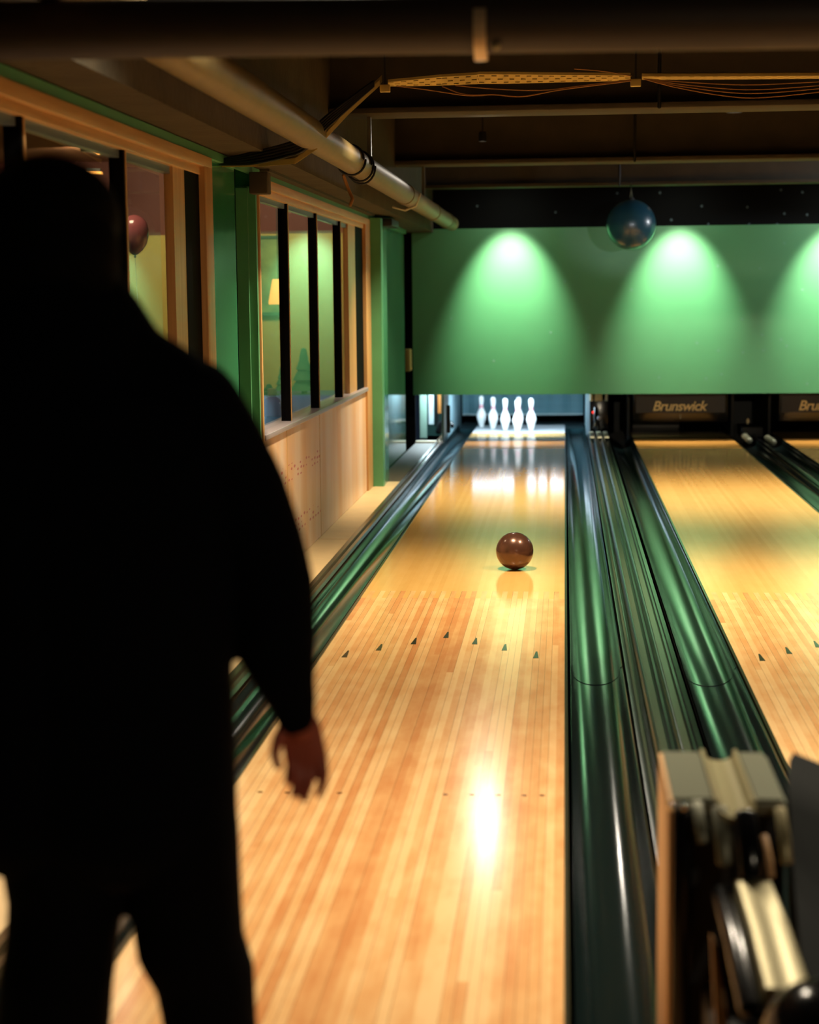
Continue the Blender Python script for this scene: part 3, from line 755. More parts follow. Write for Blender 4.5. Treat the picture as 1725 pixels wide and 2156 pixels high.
# rods / conduits on beams
for (px, Y, lb) in ((1388, Yb2 - .08, 'thin dark conduit dropping to the nearest cross beam'), (1337, Yb3 - .06, 'thin dark conduit on the face of the middle cross beam'), (1305, Yb4 - .05, 'thin dark conduit on the face of the farthest cross beam')):
    x = at(px, 300, Y).x
    bm = nb(); tube(bm, [(x, Y, BZ - .005), (x, Y, CZ)], .011, 10); tag(obj('conduit', bm, CABLE, smooth=True), lb, 'conduit', 'conduits')
# wood bits at the top of the pillar
p = at(549, 386, 8.95); bm = nb(); box(bm, p.x - .05, p.x + .045, p.y - .06, p.y + .05, p.z - .055, p.z + .055, bev=.006)
tag(obj('wood_block', bm, CONC, smooth='auto'), 'brown block under the beam at the near corner of the second window', 'block')
p = at(816, 472, 15.0); bm = nb(); box(bm, -1.64, -1.44, 14.6, 15.2, p.z - .03, p.z + .03, bev=.006)
tag(obj('wall_lamp_box', bm, BLACK, smooth='auto'), 'flat black box high on the green wall at the far left corner', 'box')

# hanging dark blue ball
hb_c = at(1329, 473, Yb4 - .1); hb_r = 51*hb_c.y/F
e = empty('hanging_ball', 'glossy dark blue ball hanging in front of the green panel', 'ball', hb_c)
bm = nb(); ball(bm, (0, 0, 0), hb_r, 64); obj('ball_shell', bm, NAVY, e, smooth=True)
bm = nb(); lathe(bm, [(.035, hb_r - .006), (.034, hb_r + .012), (.012, hb_r + .02)], 16); obj('ball_cap', bm, BLACK, e, smooth='auto')
for s in (-1, 1):
    bm = nb(); tube(bm, [(s*.012, 0, hb_r + .01), (0, 0, hb_r + .10), (0, 0, BZ - hb_c.z + .02)], .004, 6); obj('cord', bm, STEEL, e, smooth=True)

# ---------------------------------------------------------------- ball on the lane
bc = atz(1084, 1200, 0); rb = .1085
e = empty('bowling_ball', 'shiny brown ball rolling down the nearest lane', 'bowling ball', (bc.x, bc.y + .02, rb))
bm = nb(); ball(bm, (0, 0, 0), rb, 64); obj('ball_shell', bm, BALLM, e, smooth=True)

# ---------------------------------------------------------------- ball return
br = empty('ball_return', 'grey and black ball return machine at the lower right', 'ball return', (.31, 3.2, 0))
def R3(p): return Vector(p) - Vector((.31, 3.2, 0))
zt = .62
tl_f = atz(1390, 1580, zt); tr_f = atz(1632, 1588, zt); tl_n = atz(1431, 1682, zt); tr_n = atz(1664, 1698, zt)
xl, xr = tl_n.x, tr_n.x; yn, yf = tl_n.y, tl_f.y
xl = (tl_f.x + tl_n.x)/2
# side panel
bm = nb(); box(bm, xl - .31 - .012, xl - .31, yn - 3.2, yf - 3.2, 0, zt - .004, bev=.004); obj('side_panel', bm, HOODW, br, smooth='auto')['label'] = 'tan side panel'
bx('housing', (xl - .31, xr - .31, yn - 3.2 + .03, yf - 3.2, 0, zt - .03), BLACK, br)
bx('front_post', (xl - .31 - .004, xl - .31 + .032, yn - 3.2 - .02, yn - 3.2 + .02, 0, zt - .02), BLACKG, br, bev=.006)
gx0 = atz(1482, 1590, zt).x; gx1 = atz(1548, 1590, zt).x
gx0n = atz(1512, 1695, zt).x; gx1n = atz(1592, 1695, zt).x
# top plates
def plate(x0f, x1f, x0n, x1n, m, name):
    bm = nb(); quadslab(bm, [R3((x0f, yf, zt)), R3((x1f, yf, zt)), R3((x1n, yn, zt)), R3((x0n, yn, zt))], (0, 0, -.03))
    bmesh.ops.bevel(bm, geom=list(bm.edges), offset=.008, segments=3, affect='EDGES'); return obj(name, bm, m, br, smooth='auto')
gA = (gx0 + gx0n)/2; gB = (gx1 + gx1n)/2
plate(xl - .012, gA, xl - .012, gA, STEEL, 'top_plate'); plate(gB, xr, gB, xr, STEEL, 'top_plate')
bm = nb(); prof = []
for k in range(13):
    a = PI*k/12; prof.append((gA - .31 + (gB - gA)/2*(1 - math.cos(a)), zt + .002 - .022*math.sin(a)))
sheet(bm, prof, [yn - 3.2 - .05, yn - 3.2, yf - 3.2], .012); obj('chute_groove', bm, STEELL, br, smooth='auto')
for a in (gA, gB):
    bm = nb(); tube(bm, [R3((a, yn - .01, zt)), R3((a, yf, zt))], .005, 10); obj('groove_lip', bm, STEELL, br, smooth=True)
bm = nb(); ball(bm, R3((xl - .004, yn - .012, zt - .012)), .009, 12); ball(bm, R3((xl + .018, yn - .012, zt - .012)), .009, 12); obj('bright_screw', bm, mat('bright_chrome', lin(240, 235, 220), rough=.1, metal=1), br, smooth=True)
# hanging flaps
def flap(px0, px1, ytop, ybot, Y, m, name, dy=-.06, rad=None):
    a = at((px0 + px1)/2, ytop, Y); b = at((px0 + px1)/2 + 14, ybot, Y + dy)
    r = rad or (px1 - px0)/2*Y/F
    bm = nb(); tube(bm, [R3(a), R3(a.lerp(b, .5) + Vector((0, -.02, 0))), R3(b)], [(r, r*.5)]*3, 18); return obj(name, bm, m, br, smooth=True)
flap(1455, 1480, 1690, 1770, yn, STEEL, 'flap'); flap(1496, 1534, 1705, 1815, yn - .02, STEEL, 'flap')
flap(1630, 1656, 1705, 1815, yn - .02, STEELL, 'flap')
flap(1604, 1618, 1760, 1845, yn - .05, HOODW, 'flap')
flap(1548, 1592, 1715, 1845, yn - .06, BLACKG, 'ball_lift', rad=.021)
# lower rail toward the viewer
a0 = at(1587, 1862, yn - .12); a1 = at(1622, 1960, 2.96); a2 = at(1660, 2090, 2.80)
bm = nb(); st = []
for c0, w_ in ((a0, .034), (a1, .037), (a2, .040)):
    c1 = R3(c0); st.append([bm.verts.new(c1 + Vector((w_*q, 0, zq))) for q, zq in ((-1, 0), (-.95, .005), (-.85, .008), (.85, .008), (.95, .005), (1, 0))] + [bm.verts.new(c1 + Vector((w_*q, 0, -.02))) for q in (1, -1)])
for q0, q1 in zip(st, st[1:]):
    for i in range(8): bm.faces.new((q0[i], q0[(i+1) % 8], q1[(i+1) % 8], q1[i]))
bm.faces.new(st[0]); bm.faces.new(st[-1][::-1]); obj('lower_rail', bm, STEELL, br, smooth='auto')
b0 = at(1470, 1870, yn); b1 = at(1545, 1900, 3.05); b2 = at(1580, 2200, 2.6)
bm = nb(); tube(bm, [R3(a0 + Vector((-.055, 0, -.02))), R3(a1 + Vector((-.058, 0, -.02))), R3(a2 + Vector((-.06, 0, -.03)))], [(.022, .02)]*3, 16); obj('side_rail', bm, BLACKG, br, smooth=True)
# tan lower board
q0 = at(1503, 1965, 3.0); 
bm = nb(); quadslab(bm, [R3(at(1498, 1972, 3.0)), R3(at(1510, 1990, 3.0)), R3(at(1548, 2250, 2.9)), R3(at(1512, 2250, 2.9))], (0, .02, 0)); obj('lower_board', bm, HOODW, br)
# rack body and far wing
bx('rack_body', (-.05, .32, -.95, .02, 0, .27), BLACK, br, bev=.02)
for sx in (.21, .30): 
    bm = nb(); tube(bm, [(sx, -.95, .32), (sx, -.42, .325), (sx, -.06, .34)], .012, 12); obj('rack_rail', bm, STEEL, br, smooth=True)
    for yy in (-.9, -.2):
        bm = nb(); tube(bm, [(sx, yy, .26), (sx, yy, .33)], .012, 10); obj('rail_post', bm, STEEL, br, smooth=True)
wa = at(1672, 1583, 3.42); wb = at(1662, 1640, 3.25); wc = at(1668, 1860, 3.1); wd = at(1720, 2156, 2.75)
bm = nb()
g0 = [at(1664, 1592, 3.42), at(1790, 1660, 3.42)]; g1 = [at(1668, 1622, 3.28), at(1830, 1730, 3.28)]; 
vs = []
prof = [(1672, 1584, 3.45), (1662, 1600, 3.40), (1659, 1640, 3.32), (1664, 1700, 3.26), (1668, 1800, 3.18), (1676, 1900, 3.08), (1690, 2040, 2.92), (1712, 2200, 2.78)]
A = [R3(at(*q)) for q in prof]; thick = Vector((.16, .02, -.07))
va = [bm.verts.new(q) for q in A]; vb = [bm.verts.new(q + thick) for q in A]
vc = [bm.verts.new(q + Vector((0.01, .05, -.25))) for q in A]; vd = [bm.verts.new(q + thick + Vector((0, .05, -.25))) for q in A]
for i in range(len(A) - 1):
    for s0, s1 in ((va, vb), (vb, vd), (vd, vc), (vc, va)): bm.faces.new((s0[i], s0[i+1], s1[i+1], s1[i]))
bm.faces.new((va[0], vb[0], vd[0], vc[0])); bm.faces.new((va[-1], vc[-1], vd[-1], vb[-1]))
obj('side_wing', bm, mat('wing_dark', lin(5, 11, 10), rough=.6, spec=.12), br, smooth='auto')
# ball in the rack
c_ = at(1738, 2196, 2.68); r_ = 139*2.68/F
e = empty('bowling_ball', 'black ball lying on the ball return in the lower right corner', 'bowling ball', c_)
bm = nb(); ball(bm, (0, 0, 0), r_, 48); obj('ball_shell', bm, BLACKG, e, smooth=True)

# ---------------------------------------------------------------- person at the foul line
YP = 2.7
def P(px, py, dy=0.0): return at(px, py, YP + dy)
S = YP/F                       # metres per picture pixel at the person
per = empty('person', 'person in dark jacket and trousers seen from behind, right arm hanging', 'person', (P(262, 1600).x, YP, 0))
PO = Vector(per.location)
def Q(px, py, dy=0.0): return P(px, py, dy) - PO
body = nb()
# trunk
tube(body, [Q(262, 1640), Q(255, 1500), Q(235, 1250), Q(200, 1000), Q(165, 850)], [(.15, .11), (.145, .10), (.15, .105), (.165, .11), (.14, .09)], 28)
# neck, head
hc = Q(112, 478, .02)
tube(body, [Q(160, 800), Q(140, 690), Q(118, 570, .01)], [.07, .058, .054], 20)
ball(body, hc + Vector((0, -.005, .02)), (.076, .094, .095), 28)
ball(body, hc + Vector((0, .035, -.045)), (.056, .062, .07), 24)          # jaw
tube(body, [hc + Vector((0, .094, .010)), hc + Vector((0, .116, -.022))], [.009, .014], 12)   # nose
ball(body, hc + Vector((0, .098, -.060)), (.024, .010, .006), 12); ball(body, hc + Vector((0, .097, -.070)), (.021, .010, .006), 12)   # lips
ball(body, hc + Vector((0, .086, .032)), (.05, .014, .010), 14)           # brow
for s in (-1, 1):
    ball(body, hc + Vector((s*.078, -.002, -.005)), (.008, .018, .031), 14)
# arms
def arm(shx, pts, rs): tube(body, pts, rs, 20)
arm(1, [Q(400, 860), Q(490, 1010, .0), Q(572, 1190, -.01), Q(604, 1350, .0), Q(627, 1500, .02), Q(632, 1530, .02)], [.058, .052, .042, .040, .029, .027])
arm(-1, [Q(-60, 870), Q(-130, 1030), Q(-185, 1210, -.02), Q(-190, 1360, .03), Q(-180, 1500, .08)], [.058, .052, .042, .040, .029])
# right hand: palm turned back, thumb toward the body
HD = .02
def hand(map_):
    # palm
    for a, b, r0, r1 in (((608, 1530), (616, 1600), .015, .013), ((628, 1525), (637, 1608), .017, .013), ((648, 1525), (657, 1608), .017, .013), ((658, 1528), (676, 1600), .014, .012)):
        tube(body, [map_(*a, 0), map_(*b, 0)], [(r0, r0*.95), (r1, r1*.95)], 14)
    tube(body, [map_(622, 1500, 0), map_(636, 1545, 0)], [(.030, .022), (.033, .018)], 16)
    # thumb leaves the side of the palm near its base
    tube(body, [map_(604, 1530, -.004), map_(586, 1556, -.014), map_(578, 1588, -.020), map_(587, 1615, -.024)], [.014, .0105, .0088, .0066], 14)
    # four fingers, unequal, bent
    for pts in (((617, 1598), (612, 1622), (609, 1638), (607, 1646)),
                ((636, 1606), (630, 1640), (623, 1660), (618, 1673)),
                ((656, 1606), (651, 1645), (645, 1668), (640, 1683)),
                ((677, 1598), (681, 1632), (678, 1656), (672, 1673))):
        dz = (0, -.010, -.024, -.038)
        tube(body, [map_(p[0], p[1], d) for p, d in zip(pts, dz)], [.0104, .0092, .0082, .0066], 12)
hand(lambda x, y, d: Q(x, y, HD + d))
lw = Q(-180, 1500, .08); w0 = Q(622, 1500, HD)
hand(lambda x, y, d: (lambda v: Vector((lw.x - (v.x - w0.x), lw.y + (v.y - w0.y), lw.z + (v.z - w0.z))))(Q(x, y, HD + d)))
# legs
zA = .09 - 0.0
rk = Q(420, 2060, .02); lk = Q(118, 2060, -.02)
ra = Vector((P(470, 1700).x - PO.x, .02, .09)); la = Vector((P(80, 1700).x - PO.x, -.05, .09))
tube(body, [Q(350, 1620), Q(380, 1850, .01), rk, rk.lerp(ra, .45) + Vector((0, -.02, 0)), ra], [.085, .072, .055, .054, .036], 20)
tube(body, [Q(175, 1620), Q(150, 1850, -.01), lk, lk.lerp(la, .45) + Vector((0, -.02, 0)), la], [.085, .072, .055, .054, .036], 20)
for a in (ra, la): tube(body, [a + Vector((0, -.03, -.045)), a + Vector((0, .08, -.05)), a + Vector((0, .15, -.06))], [(.034, .03), (.04, .028), (.032, .018)], 14)
remeshed('body', body, SKIN, .0034, per, 1)
for s in (-1, 1):
    bm = nb(); ball(bm, hc + Vector((s*.030, .083, .012)), .012, 16); obj('eye', bm, PINW, per, smooth=True)
    bm = nb(); ball(bm, hc + Vector((s*.030, .0925, .012)), (.005, .004, .005), 10); obj('pupil', bm, BLACK, per, smooth=True)
# trousers
tr = nb()
tube(tr, [Q(262, 1480), Q(262, 1560), Q(262, 1660)], [(.175, .125), (.182, .13), (.178, .125)], 30)
tube(tr, [Q(362, 1640), Q(378, 1760), Q(392, 1900, .01), Q(402, 1990, .01), rk + Vector((.010, 0, .0)), Q(443, 2156, .02), rk.lerp(ra, .5), ra + Vector((0, -.01, .0))], [.102, .0985, .0925, .0905, .084, .078, .074, .066], 24)
tube(tr, [Q(165, 1640), Q(128, 1760), Q(138, 1900), Q(130, 1990, -.01), Q(120, 2060, -.02), Q(112, 2156, -.02), lk.lerp(la, .5), la + Vector((0, -.01, .0))], [.112, .106, .094, .092, .093, .094, .080, .066], 24)
remeshed('trousers', tr, TROU, .009, per, 3)
# jacket: trunk, sleeves, collar and shoulder slope
jk = nb()
tube(jk, [Q(262, 1700), Q(258, 1560), Q(252, 1400), Q(252, 1200), Q(225, 1000), Q(190, 880), Q(160, 800)],
     [(.186, .14), (.186, .14), (.184, .14), (.205, .145), (.225, .145), (.19, .13), (.13, .11)], 34)
tube(jk, [Q(90, 900), Q(70, 1300), Q(80, 1690)], [.14, .135, .135], 24)
tube(jk, [Q(150, 800), Q(290, 830), Q(405, 870)], [.085, .085, .085], 20)           # right shoulder
tube(jk, [Q(150, 800), Q(30, 830), Q(-65, 870)], [.085, .085, .085], 20)
tube(jk, [Q(190, 760), Q(300, 780), Q(400, 830)], [.072, .07, .06], 18)             # slope of the trapezius
tube(jk, [Q(90, 760), Q(0, 790), Q(-70, 850)], [.072, .066, .06], 18)
tube(jk, [Q(400, 862), Q(455, 940), Q(510, 1040), Q(552, 1150), Q(574, 1230), Q(582, 1330), Q(588, 1390), Q(603, 1440), Q(617, 1482, .01), Q(624, 1512, .015)],
     [.084, .0785, .0735, .069, .067, .064, .0595, .048, .0385, .0325], 24)
tube(jk, [Q(-65, 870), Q(-130, 1030), Q(-185, 1210, -.02), Q(-190, 1360, .03), Q(-180, 1480, .07)], [.084, .074, .064, .054, .040], 22)
tube(jk, [Q(145, 760), Q(140, 700), Q(134, 650), Q(128, 600)], [(.155, .12), (.142, .115), (.122, .11), (.098, .105)], 28)   # high collar
remeshed('jacket', jk, JACK, .009, per, 3)
# hair
hr = nb()
ball(hr, hc + Vector((-.003, -.016, .012)), (.114, .112, .100), 28)
ball(hr, hc + Vector((.006, -.045, -.045)), (.112, .085, .11), 24)
ball(hr, hc + Vector((.010, -.055, -.10)), (.106, .066, .08), 24)
# open the face side
remeshed('hair', hr, HAIR, .008, per, 2)
# shoes
for a, nm in ((ra, 'shoe'), (la, 'shoe')):
    sh = nb()
    tube(sh, [a + Vector((0, -.055, -.045)), a + Vector((0, .02, -.04)), a + Vector((0, .12, -.055)), a + Vector((0, .19, -.062))], [(.040, .042), (.044, .046), (.048, .033), (.036, .024)], 18)
    so = remeshed('shoe', sh, BLACKG, .007, per, 2)

# ---------------------------------------------------------------- neighbouring room seen through the windows
YR = 16.0
struct(bx('wall_far_room', (-6.2, XW - .16, YR, YR + .1, 0, CZ), twotone_material('two_tone_wall', 2.16, lin(176, 160, 78), lin(92, 40, 28))))
struct(bx('wall_side_room', (-6.2, -6.1, -4.5, YR, 0, CZ), mat('room_red', lin(110, 54, 38), rough=.7)))
struct(bx('floor', (-6.2, XW - .14, -4.5, YR, -.12, 0), mat('room_floor', lin(60, 50, 44), rough=.6)))
struct(bx('ceiling', (-6.2, XW - .15, -4.4, YR, 2.84, 2.90), mat('room_ceiling', lin(150, 96, 62), rough=.8)))
t = empty('party_table', 'long table in the room behind the far window, its blue top standing for a reflection', 'table', (-2.6, 13.5, 0))
bx('table_top', (-.75, .75, -2.3, 2.35, .70, .725), mat('reflection_blue', lin(70, 92, 150), rough=.5), t, bev=.006)  # blue stands in for the pin area's reflection in the glass
for x in (-.65, .65):
    for y in (-2.1, 2.1): bx('leg', (x - .03, x + .03, y - .03, y + .03, 0, .70), BLACK, t)
# picture on the room wall
pic = empty('picture', 'framed green landscape picture on the room wall behind the far window', 'picture', at(552, 580, YR - .02))
PA = at(500, 497, YR - .02) - Vector(pic.location); PB = at(601, 664, YR - .02) - Vector(pic.location)
bm = nb(); box(bm, PA.x, PB.x, -.02, .015, PB.z, PA.z); obj('picture_print', bm, mat('print_green', lin(120, 150, 92), rough=.5, vary=.55, vscale=5), pic)
bm = nb(); box(bm, PA.x, PB.x, -.03, .016, PB.z, PB.z + .03); box(bm, PA.x, PB.x, -.03, .016, PA.z - .03, PA.z); box(bm, PB.x - .03, PB.x, -.03, .016, PB.z, PA.z); box(bm, PA.x, PA.x + .03, -.03, .016, PB.z, PA.z)
obj('picture_frame', bm, mat('frame_teal', lin(50, 92, 70), rough=.4), pic)
# glowing lamp
lc = at(586, 612, 15.2)
lm = empty('pendant_lamp', 'orange glowing lamp shade seen through the first pane of the far window', 'lamp', lc)
bm = nb(); lathe(bm, [(.085, -.12), (.088, -.10), (.052, .09), (.05, .10)], 24); obj('lamp_shade', bm, mat('shade_glow', lin(240, 170, 90), rough=.7, emit=lin(255, 170, 70), estr=1.1), lm, smooth='auto')
bm = nb(); tube(bm, [(0, 0, .09), (0, 0, 2.84 - lc.z)], .005, 6); obj('lamp_cord', bm, BLACK, lm)
# little trees on the table
def tree(px, pb, pt, Y, w, label, m):
    b = at(px, pb, Y); hgt = (pb - pt)*Y/F
    e = empty('table_tree', label, 'decoration', (b.x, Y, .725), 'cone trees on the table')
    bm = nb(); pr = [(w*.2, 0.0), (w*.2, .03)]
    for k in range(4):
        z0 = .03 + (hgt - .03)*k/4; r0 = w*(1 - k/4.4)
        pr += [(r0, z0), (r0*.55, z0 + (hgt - .03)/4*.9)]
    pr += [(.004, hgt)]
    lathe(bm, pr, 18); obj('cone', bm, m, e, smooth='auto')
TG = mat('tree_green', lin(44, 96, 62), rough=.8)
tree(641, 832, 735, 15.3, .13, 'tall dark green cone tree on the blue table, in the second pane', TG)
tree(594, 812, 752, 15.3, .07, 'slender dark green cone tree on the blue table beside the first black mullion', TG)
tree(566, 806, 775, 14.6, .09, 'low dark green cone tree on the blue table in the first pane', TG)
# red jar
p = at(574, 868, 12.3)
e = empty('jar', 'dark red jar with a pale lid on the table, low in the first pane', 'jar', (p.x, p.y, .725))
bm = nb(); lathe(bm, [(.05, 0), (.062, .01), (.065, .10), (.05, .13), (.03, .145)], 20); obj('jar_body', bm, mat('jar_red', lin(130, 30, 28), rough=.25), e, smooth='auto')
bm = nb(); lathe(bm, [(.03, .145), (.034, .15), (.034, .20), (.02, .205)], 20); obj('jar_lid', bm, BEIGE, e, smooth='auto')
# balloon
bcn = at(283, 494, 11.0)
e = empty('balloon', 'dusky red balloon floating behind the near window', 'balloon', bcn)
bm = nb(); lathe(bm, [(.002, -.132), (.02, -.124), (.05, -.10), (.078, -.06), (.092, -.01), (.094, .03), (.084, .072), (.062, .102), (.034, .12), (.004, .127)], 32); obj('balloon_skin', bm, mat('balloon_red', lin(150, 84, 84), rough=.18, coat=.5), e, smooth=True)
bm = nb(); lathe(bm, [(.004, -.128), (.010, -.142), (.002, -.146)], 10); obj('knot', bm, MATS['balloon_red'], e)
bm = nb(); tube(bm, [(0, 0, -.145), (.01, 0, -.5), (0, 0, -.9)], .0015, 5); obj('string', bm, BEIGE, e)
# strip lamp on the room ceiling
p0 = atz(165, 298, 2.79); p1 = atz(208, 322, 2.79)
e = empty('strip_lamp', 'thin orange strip lamp on the room ceiling behind the near window', 'lamp', p0)
bm = nb(); tube(bm, [(0, 0, 0), p1 - p0], .014, 8); obj('lamp_tube', bm, mat('strip_glow', lin(255, 170, 90), emit=lin(255, 150, 60), estr=1.5), e, smooth=True)
bm = nb(); box(bm, -.02, .02, -.02, .02, .01, .05); obj('lamp_mount', bm, BLACK, e)
p = at(198, 365, 15.0)
e = empty('wall_shelf_lamp', 'small yellow lamp glowing under the room ceiling beside the hidden head', 'lamp', p)
bm = nb(); box(bm, -.07, .07, -.03, .03, -.01, .012, bev=.004); obj('lamp_tube', bm, MATS['shade_glow'], e, smooth='auto')
bm = nb(); box(bm, -.06, .06, -.02, .02, .012, .04); obj('lamp_mount', bm, BLACK, e)

# ---------------------------------------------------------------- lights
def can(x, y, z, label, power, color, ang=100, blend=.6, rad=.05, tilt=(0, 0), grp=None):
    e = empty('ceiling_spotlight', label, 'lamp', (x, y, z), grp)
    bm = nb(); lathe(bm, [(.055, .12), (.062, .11), (.062, -.030), (.056, -.030), (.056, .08), (.02, .09)], 24)
    obj('lamp_can', bm, BLACK, e, smooth='auto')
    if z == 2.79: e.scale = (.5, .5, .5)
    bx('lamp_stem', (-.01, .01, -.01, .01, .115, (CZ - z)*(2 if z == 2.79 else 1)), BLACK, e)
    bm = nb(); lathe(bm, [(.044, -.011), (.046, .0), (.01, .02)], 20); obj('bulb_glass', bm, mat('bulb_glow', lin(255, 230, 190), emit=lin(255, 226, 180), estr=5) if z != 2.79 else mat('bulb_bright', lin(255, 240, 210), emit=lin(255, 236, 205), estr=5), e, smooth='auto')
    l = bpy.data.lights.new('spot', 'SPOT'); l.energy = power; l.color = color; l.spot_size = math.radians(ang); l.spot_blend = blend; l.shadow_soft_size = rad
    o = bpy.data.objects.new('spot_source', l); COL.objects.link(o); o.parent = e; o.location = (0, 0, -.045)
    o.rotation_euler = (tilt[0], tilt[1], 0)
    return e
WARM = (1, .80, .50); WARM2 = (1, .86, .64)
for lane_x, lb in ((-.60, 'nearest lane'), (1.28, 'second lane'), (2.85, 'right-hand lane')):
    for y, pw, nm in ((13.6 if lane_x > 0 else 13.85, 600, 'far'), (9.1, 560, 'middle'), (4.9, 360, 'near')):
        can(lane_x - (.045 if y > 12 and lane_x < 0 else 0), y, 2.79 if y > 12 and lane_x < 0 else 2.965, 'small black ceiling spotlight hidden between beams over the ' + lb + ', the ' + nm + ' one', pw, WARM2 if y < 6 else WARM, ang=122 if y < 6 else 96, blend=1.0, rad=.035, grp='lane spotlights')
g_ = bpy.data.lights.new('spot_source', 'SPOT'); g_.energy = 26; g_.color = (1, .9, .74); g_.spot_size = math.radians(50); g_.spot_blend = .8; g_.shadow_soft_size = .045
go = bpy.data.objects.new('spot_source', g_); COL.objects.link(go); go.location = (-.645, 13.80, 2.735); go.rotation_euler = (Vector((-.22, 5.0, 0)) - Vector(go.location)).to_track_quat('-Z', 'Y').to_euler()  # added spot aimed at the near lane to make its glare
can(4.5, 17.0, 2.86, 'black ceiling spotlight far right in front of the green panel', 260, (.92, .96, 1), ang=120, blend=.6, tilt=(0, math.radians(60)), rad=.07)
# wall washers on the masking, each with an added fill light
for x, nm in ((at(1075, 560, YM).x, 'left'), (at(1432, 560, YM).x, 'middle'), (at(1760, 560, YM).x, 'right')):
    can(x, ybeam(395) + .17, 2.76, 'black spotlight above the ' + nm + ' pool of light on the green panel', 660, (1, .92, .74), ang=57, blend=1.0, tilt=(math.radians(27), 0), rad=.04, grp='panel spotlights')
    fl = bpy.data.lights.new('panel_fill', 'SPOT'); fl.energy = 14; fl.color = (.9, 1, .8); fl.spot_size = math.radians(150); fl.spot_blend = 1; fl.shadow_soft_size = .05
    fo = bpy.data.objects.new('panel_fill', fl); COL.objects.link(fo); fo.location = (x, ybeam(395) + .19, 2.70); fo.rotation_euler = (math.radians(35), 0, 0)  # added light without a fixture, lifts the green between the pools
# pin light
def area(name, loc, rot, sx, sy, power, color, parent=None):
    l = bpy.data.lights.new(name, 'AREA'); l.shape = 'RECTANGLE'; l.size = sx; l.size_y = sy; l.energy = power; l.color = color
    o = bpy.data.objects.new(name, l); COL.objects.link(o); o.location = loc; o.rotation_euler = rot
    if parent: o.parent = parent
    return o
area('pin_light', (-.535, -.36, .585), (math.radians(38), 0, 0), 1.0, .05, 42, (.66, .86, 1), ps)
area('side_light', (-1.56, -.30, .80), (0, math.radians(-48), 0), .12, 1.0, 60, (.75, .93, 1), ps)
# neighbouring room
e = empty('ceiling_spotlight', 'lamp on the ceiling of the neighbouring room near its green wall', 'lamp', (-2.45, 14.7, 2.80))
bm = nb(); lathe(bm, [(.08, .04), (.09, .03), (.09, -.01), (.07, -.01)], 20); obj('lamp_can', bm, BLACK, e)
area('room_light', (0, 0, -.03), (math.radians(40), 0, 0), .5, .2, 26, (1, .86, .5), e)
e = empty('ceiling_spotlight', 'lamp on the ceiling of the neighbouring room over the near window', 'lamp', (-3.9, 14.3, 2.80))
bm = nb(); lathe(bm, [(.08, .04), (.09, .03), (.09, -.01), (.07, -.01)], 20); obj('lamp_can', bm, BLACK, e)
area('room_light', (0, 0, -.03), (math.radians(35), 0, 0), .5, .2, 26, (1, .86, .5), e)
e = empty('ceiling_spotlight', 'lamp on the ceiling of the neighbouring room above the table', 'lamp', (-2.9, 10.5, 2.80))
bm = nb(); lathe(bm, [(.08, .04), (.09, .03), (.09, -.01), (.07, -.01)], 20); obj('lamp_can', bm, BLACK, e)
area('room_light', (0, 0, -.03), (0, 0, 0), .4, .4, 14, (1, .8, .5), e)
# added unseen lamps behind the camera, for the lettering, divider and hanging ball
def glow(x, y, z, pw, col_, r=.05):
    l = bpy.data.lights.new('added_lamp', 'POINT'); l.energy = pw; l.color = col_; l.shadow_soft_size = r
    o = bpy.data.objects.new('added_lamp', l); COL.objects.link(o); o.location = (x, y, z)
    return o

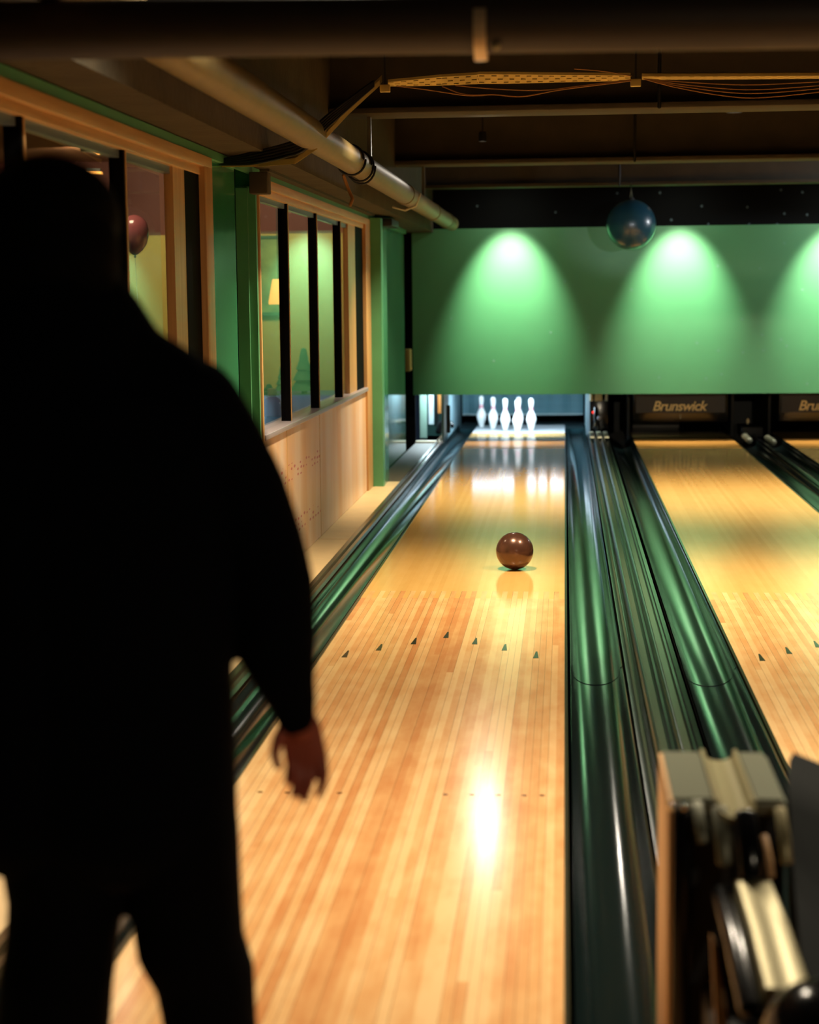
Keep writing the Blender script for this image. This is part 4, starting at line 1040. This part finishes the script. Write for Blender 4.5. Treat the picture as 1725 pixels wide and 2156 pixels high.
def bar(x, y, z, tgt, pw, col_, ang, label):  # unseen spot added behind the camera to brighten one target
    e = empty('added_spotlight', label, 'lamp', (x, y, z), 'added lamps behind the approach')
    bm = nb(); lathe(bm, [(.05, .10), (.055, .09), (.055, -.01), (.05, -.01), (.05, .06), (.02, .07)], 20); obj('lamp_can', bm, BLACK, e)
    d = (Vector(tgt) - Vector((x, y, z))).normalized()
    l = bpy.data.lights.new('spot_source', 'SPOT'); l.energy = pw; l.color = col_; l.spot_size = math.radians(ang); l.spot_blend = .7; l.shadow_soft_size = .04
    o = bpy.data.objects.new('spot_source', l); COL.objects.link(o); o.parent = e; o.location = (0, 0, -.03)
    o.rotation_euler = d.to_track_quat('-Z', 'Y').to_euler()
bar(1.1, -2.0, 2.45, (1.8, 19.4, .3), 1500, (1, .86, .62), 10, 'added unseen spotlight behind the viewer, brightening the second lane lettering')
bar(2.3, -1.6, 2.4, (.4, 3.6, .3), 90, (1, .84, .6), 50, 'added unseen spotlight behind the viewer, brightening the lane divider and ball return')
bar(-.35, -1.8, 1.85, (.66, 17.3, 2.25), 700, (.9, .95, 1), 3.4, 'added left spotlight behind the viewer, for a highlight on the hanging ball')
bar(3.2, -1.8, 1.9, (.66, 17.3, 2.3), 1100, (.9, .95, 1), 3.4, 'added right spotlight behind the viewer, for a highlight on the hanging ball')
wd_ = bpy.data.worlds.new('world'); SC.world = wd_; wd_.use_nodes = True
wd_.node_tree.nodes['Background'].inputs[0].default_value = (.012, .02, .035, 1)
wd_.node_tree.nodes['Background'].inputs[1].default_value = .5

# ---------------------------------------------------------------- camera
cam = bpy.data.cameras.new('camera'); co = bpy.data.objects.new('camera', cam); COL.objects.link(co)
cam.sensor_fit = 'HORIZONTAL'; cam.sensor_width = 24.0; cam.lens = 24.0*F/W
cam.clip_start = .05; cam.clip_end = 100
co.matrix_world = Matrix.Translation(CAM) @ RW.to_4x4()
cam.dof.use_dof = True; cam.dof.focus_distance = 9.0; cam.dof.aperture_fstop = 2.0; cam.dof.aperture_blades = 0
SC.camera = co
SC.view_settings.view_transform = 'Standard'; SC.view_settings.look = 'None'; SC.view_settings.gamma = 1.0; SC.view_settings.use_curve_mapping = False
SC.view_settings.exposure = 0.08
SC.cycles.use_denoising = True
SC.cycles.max_bounces = 8; SC.cycles.sample_clamp_indirect = 6.0
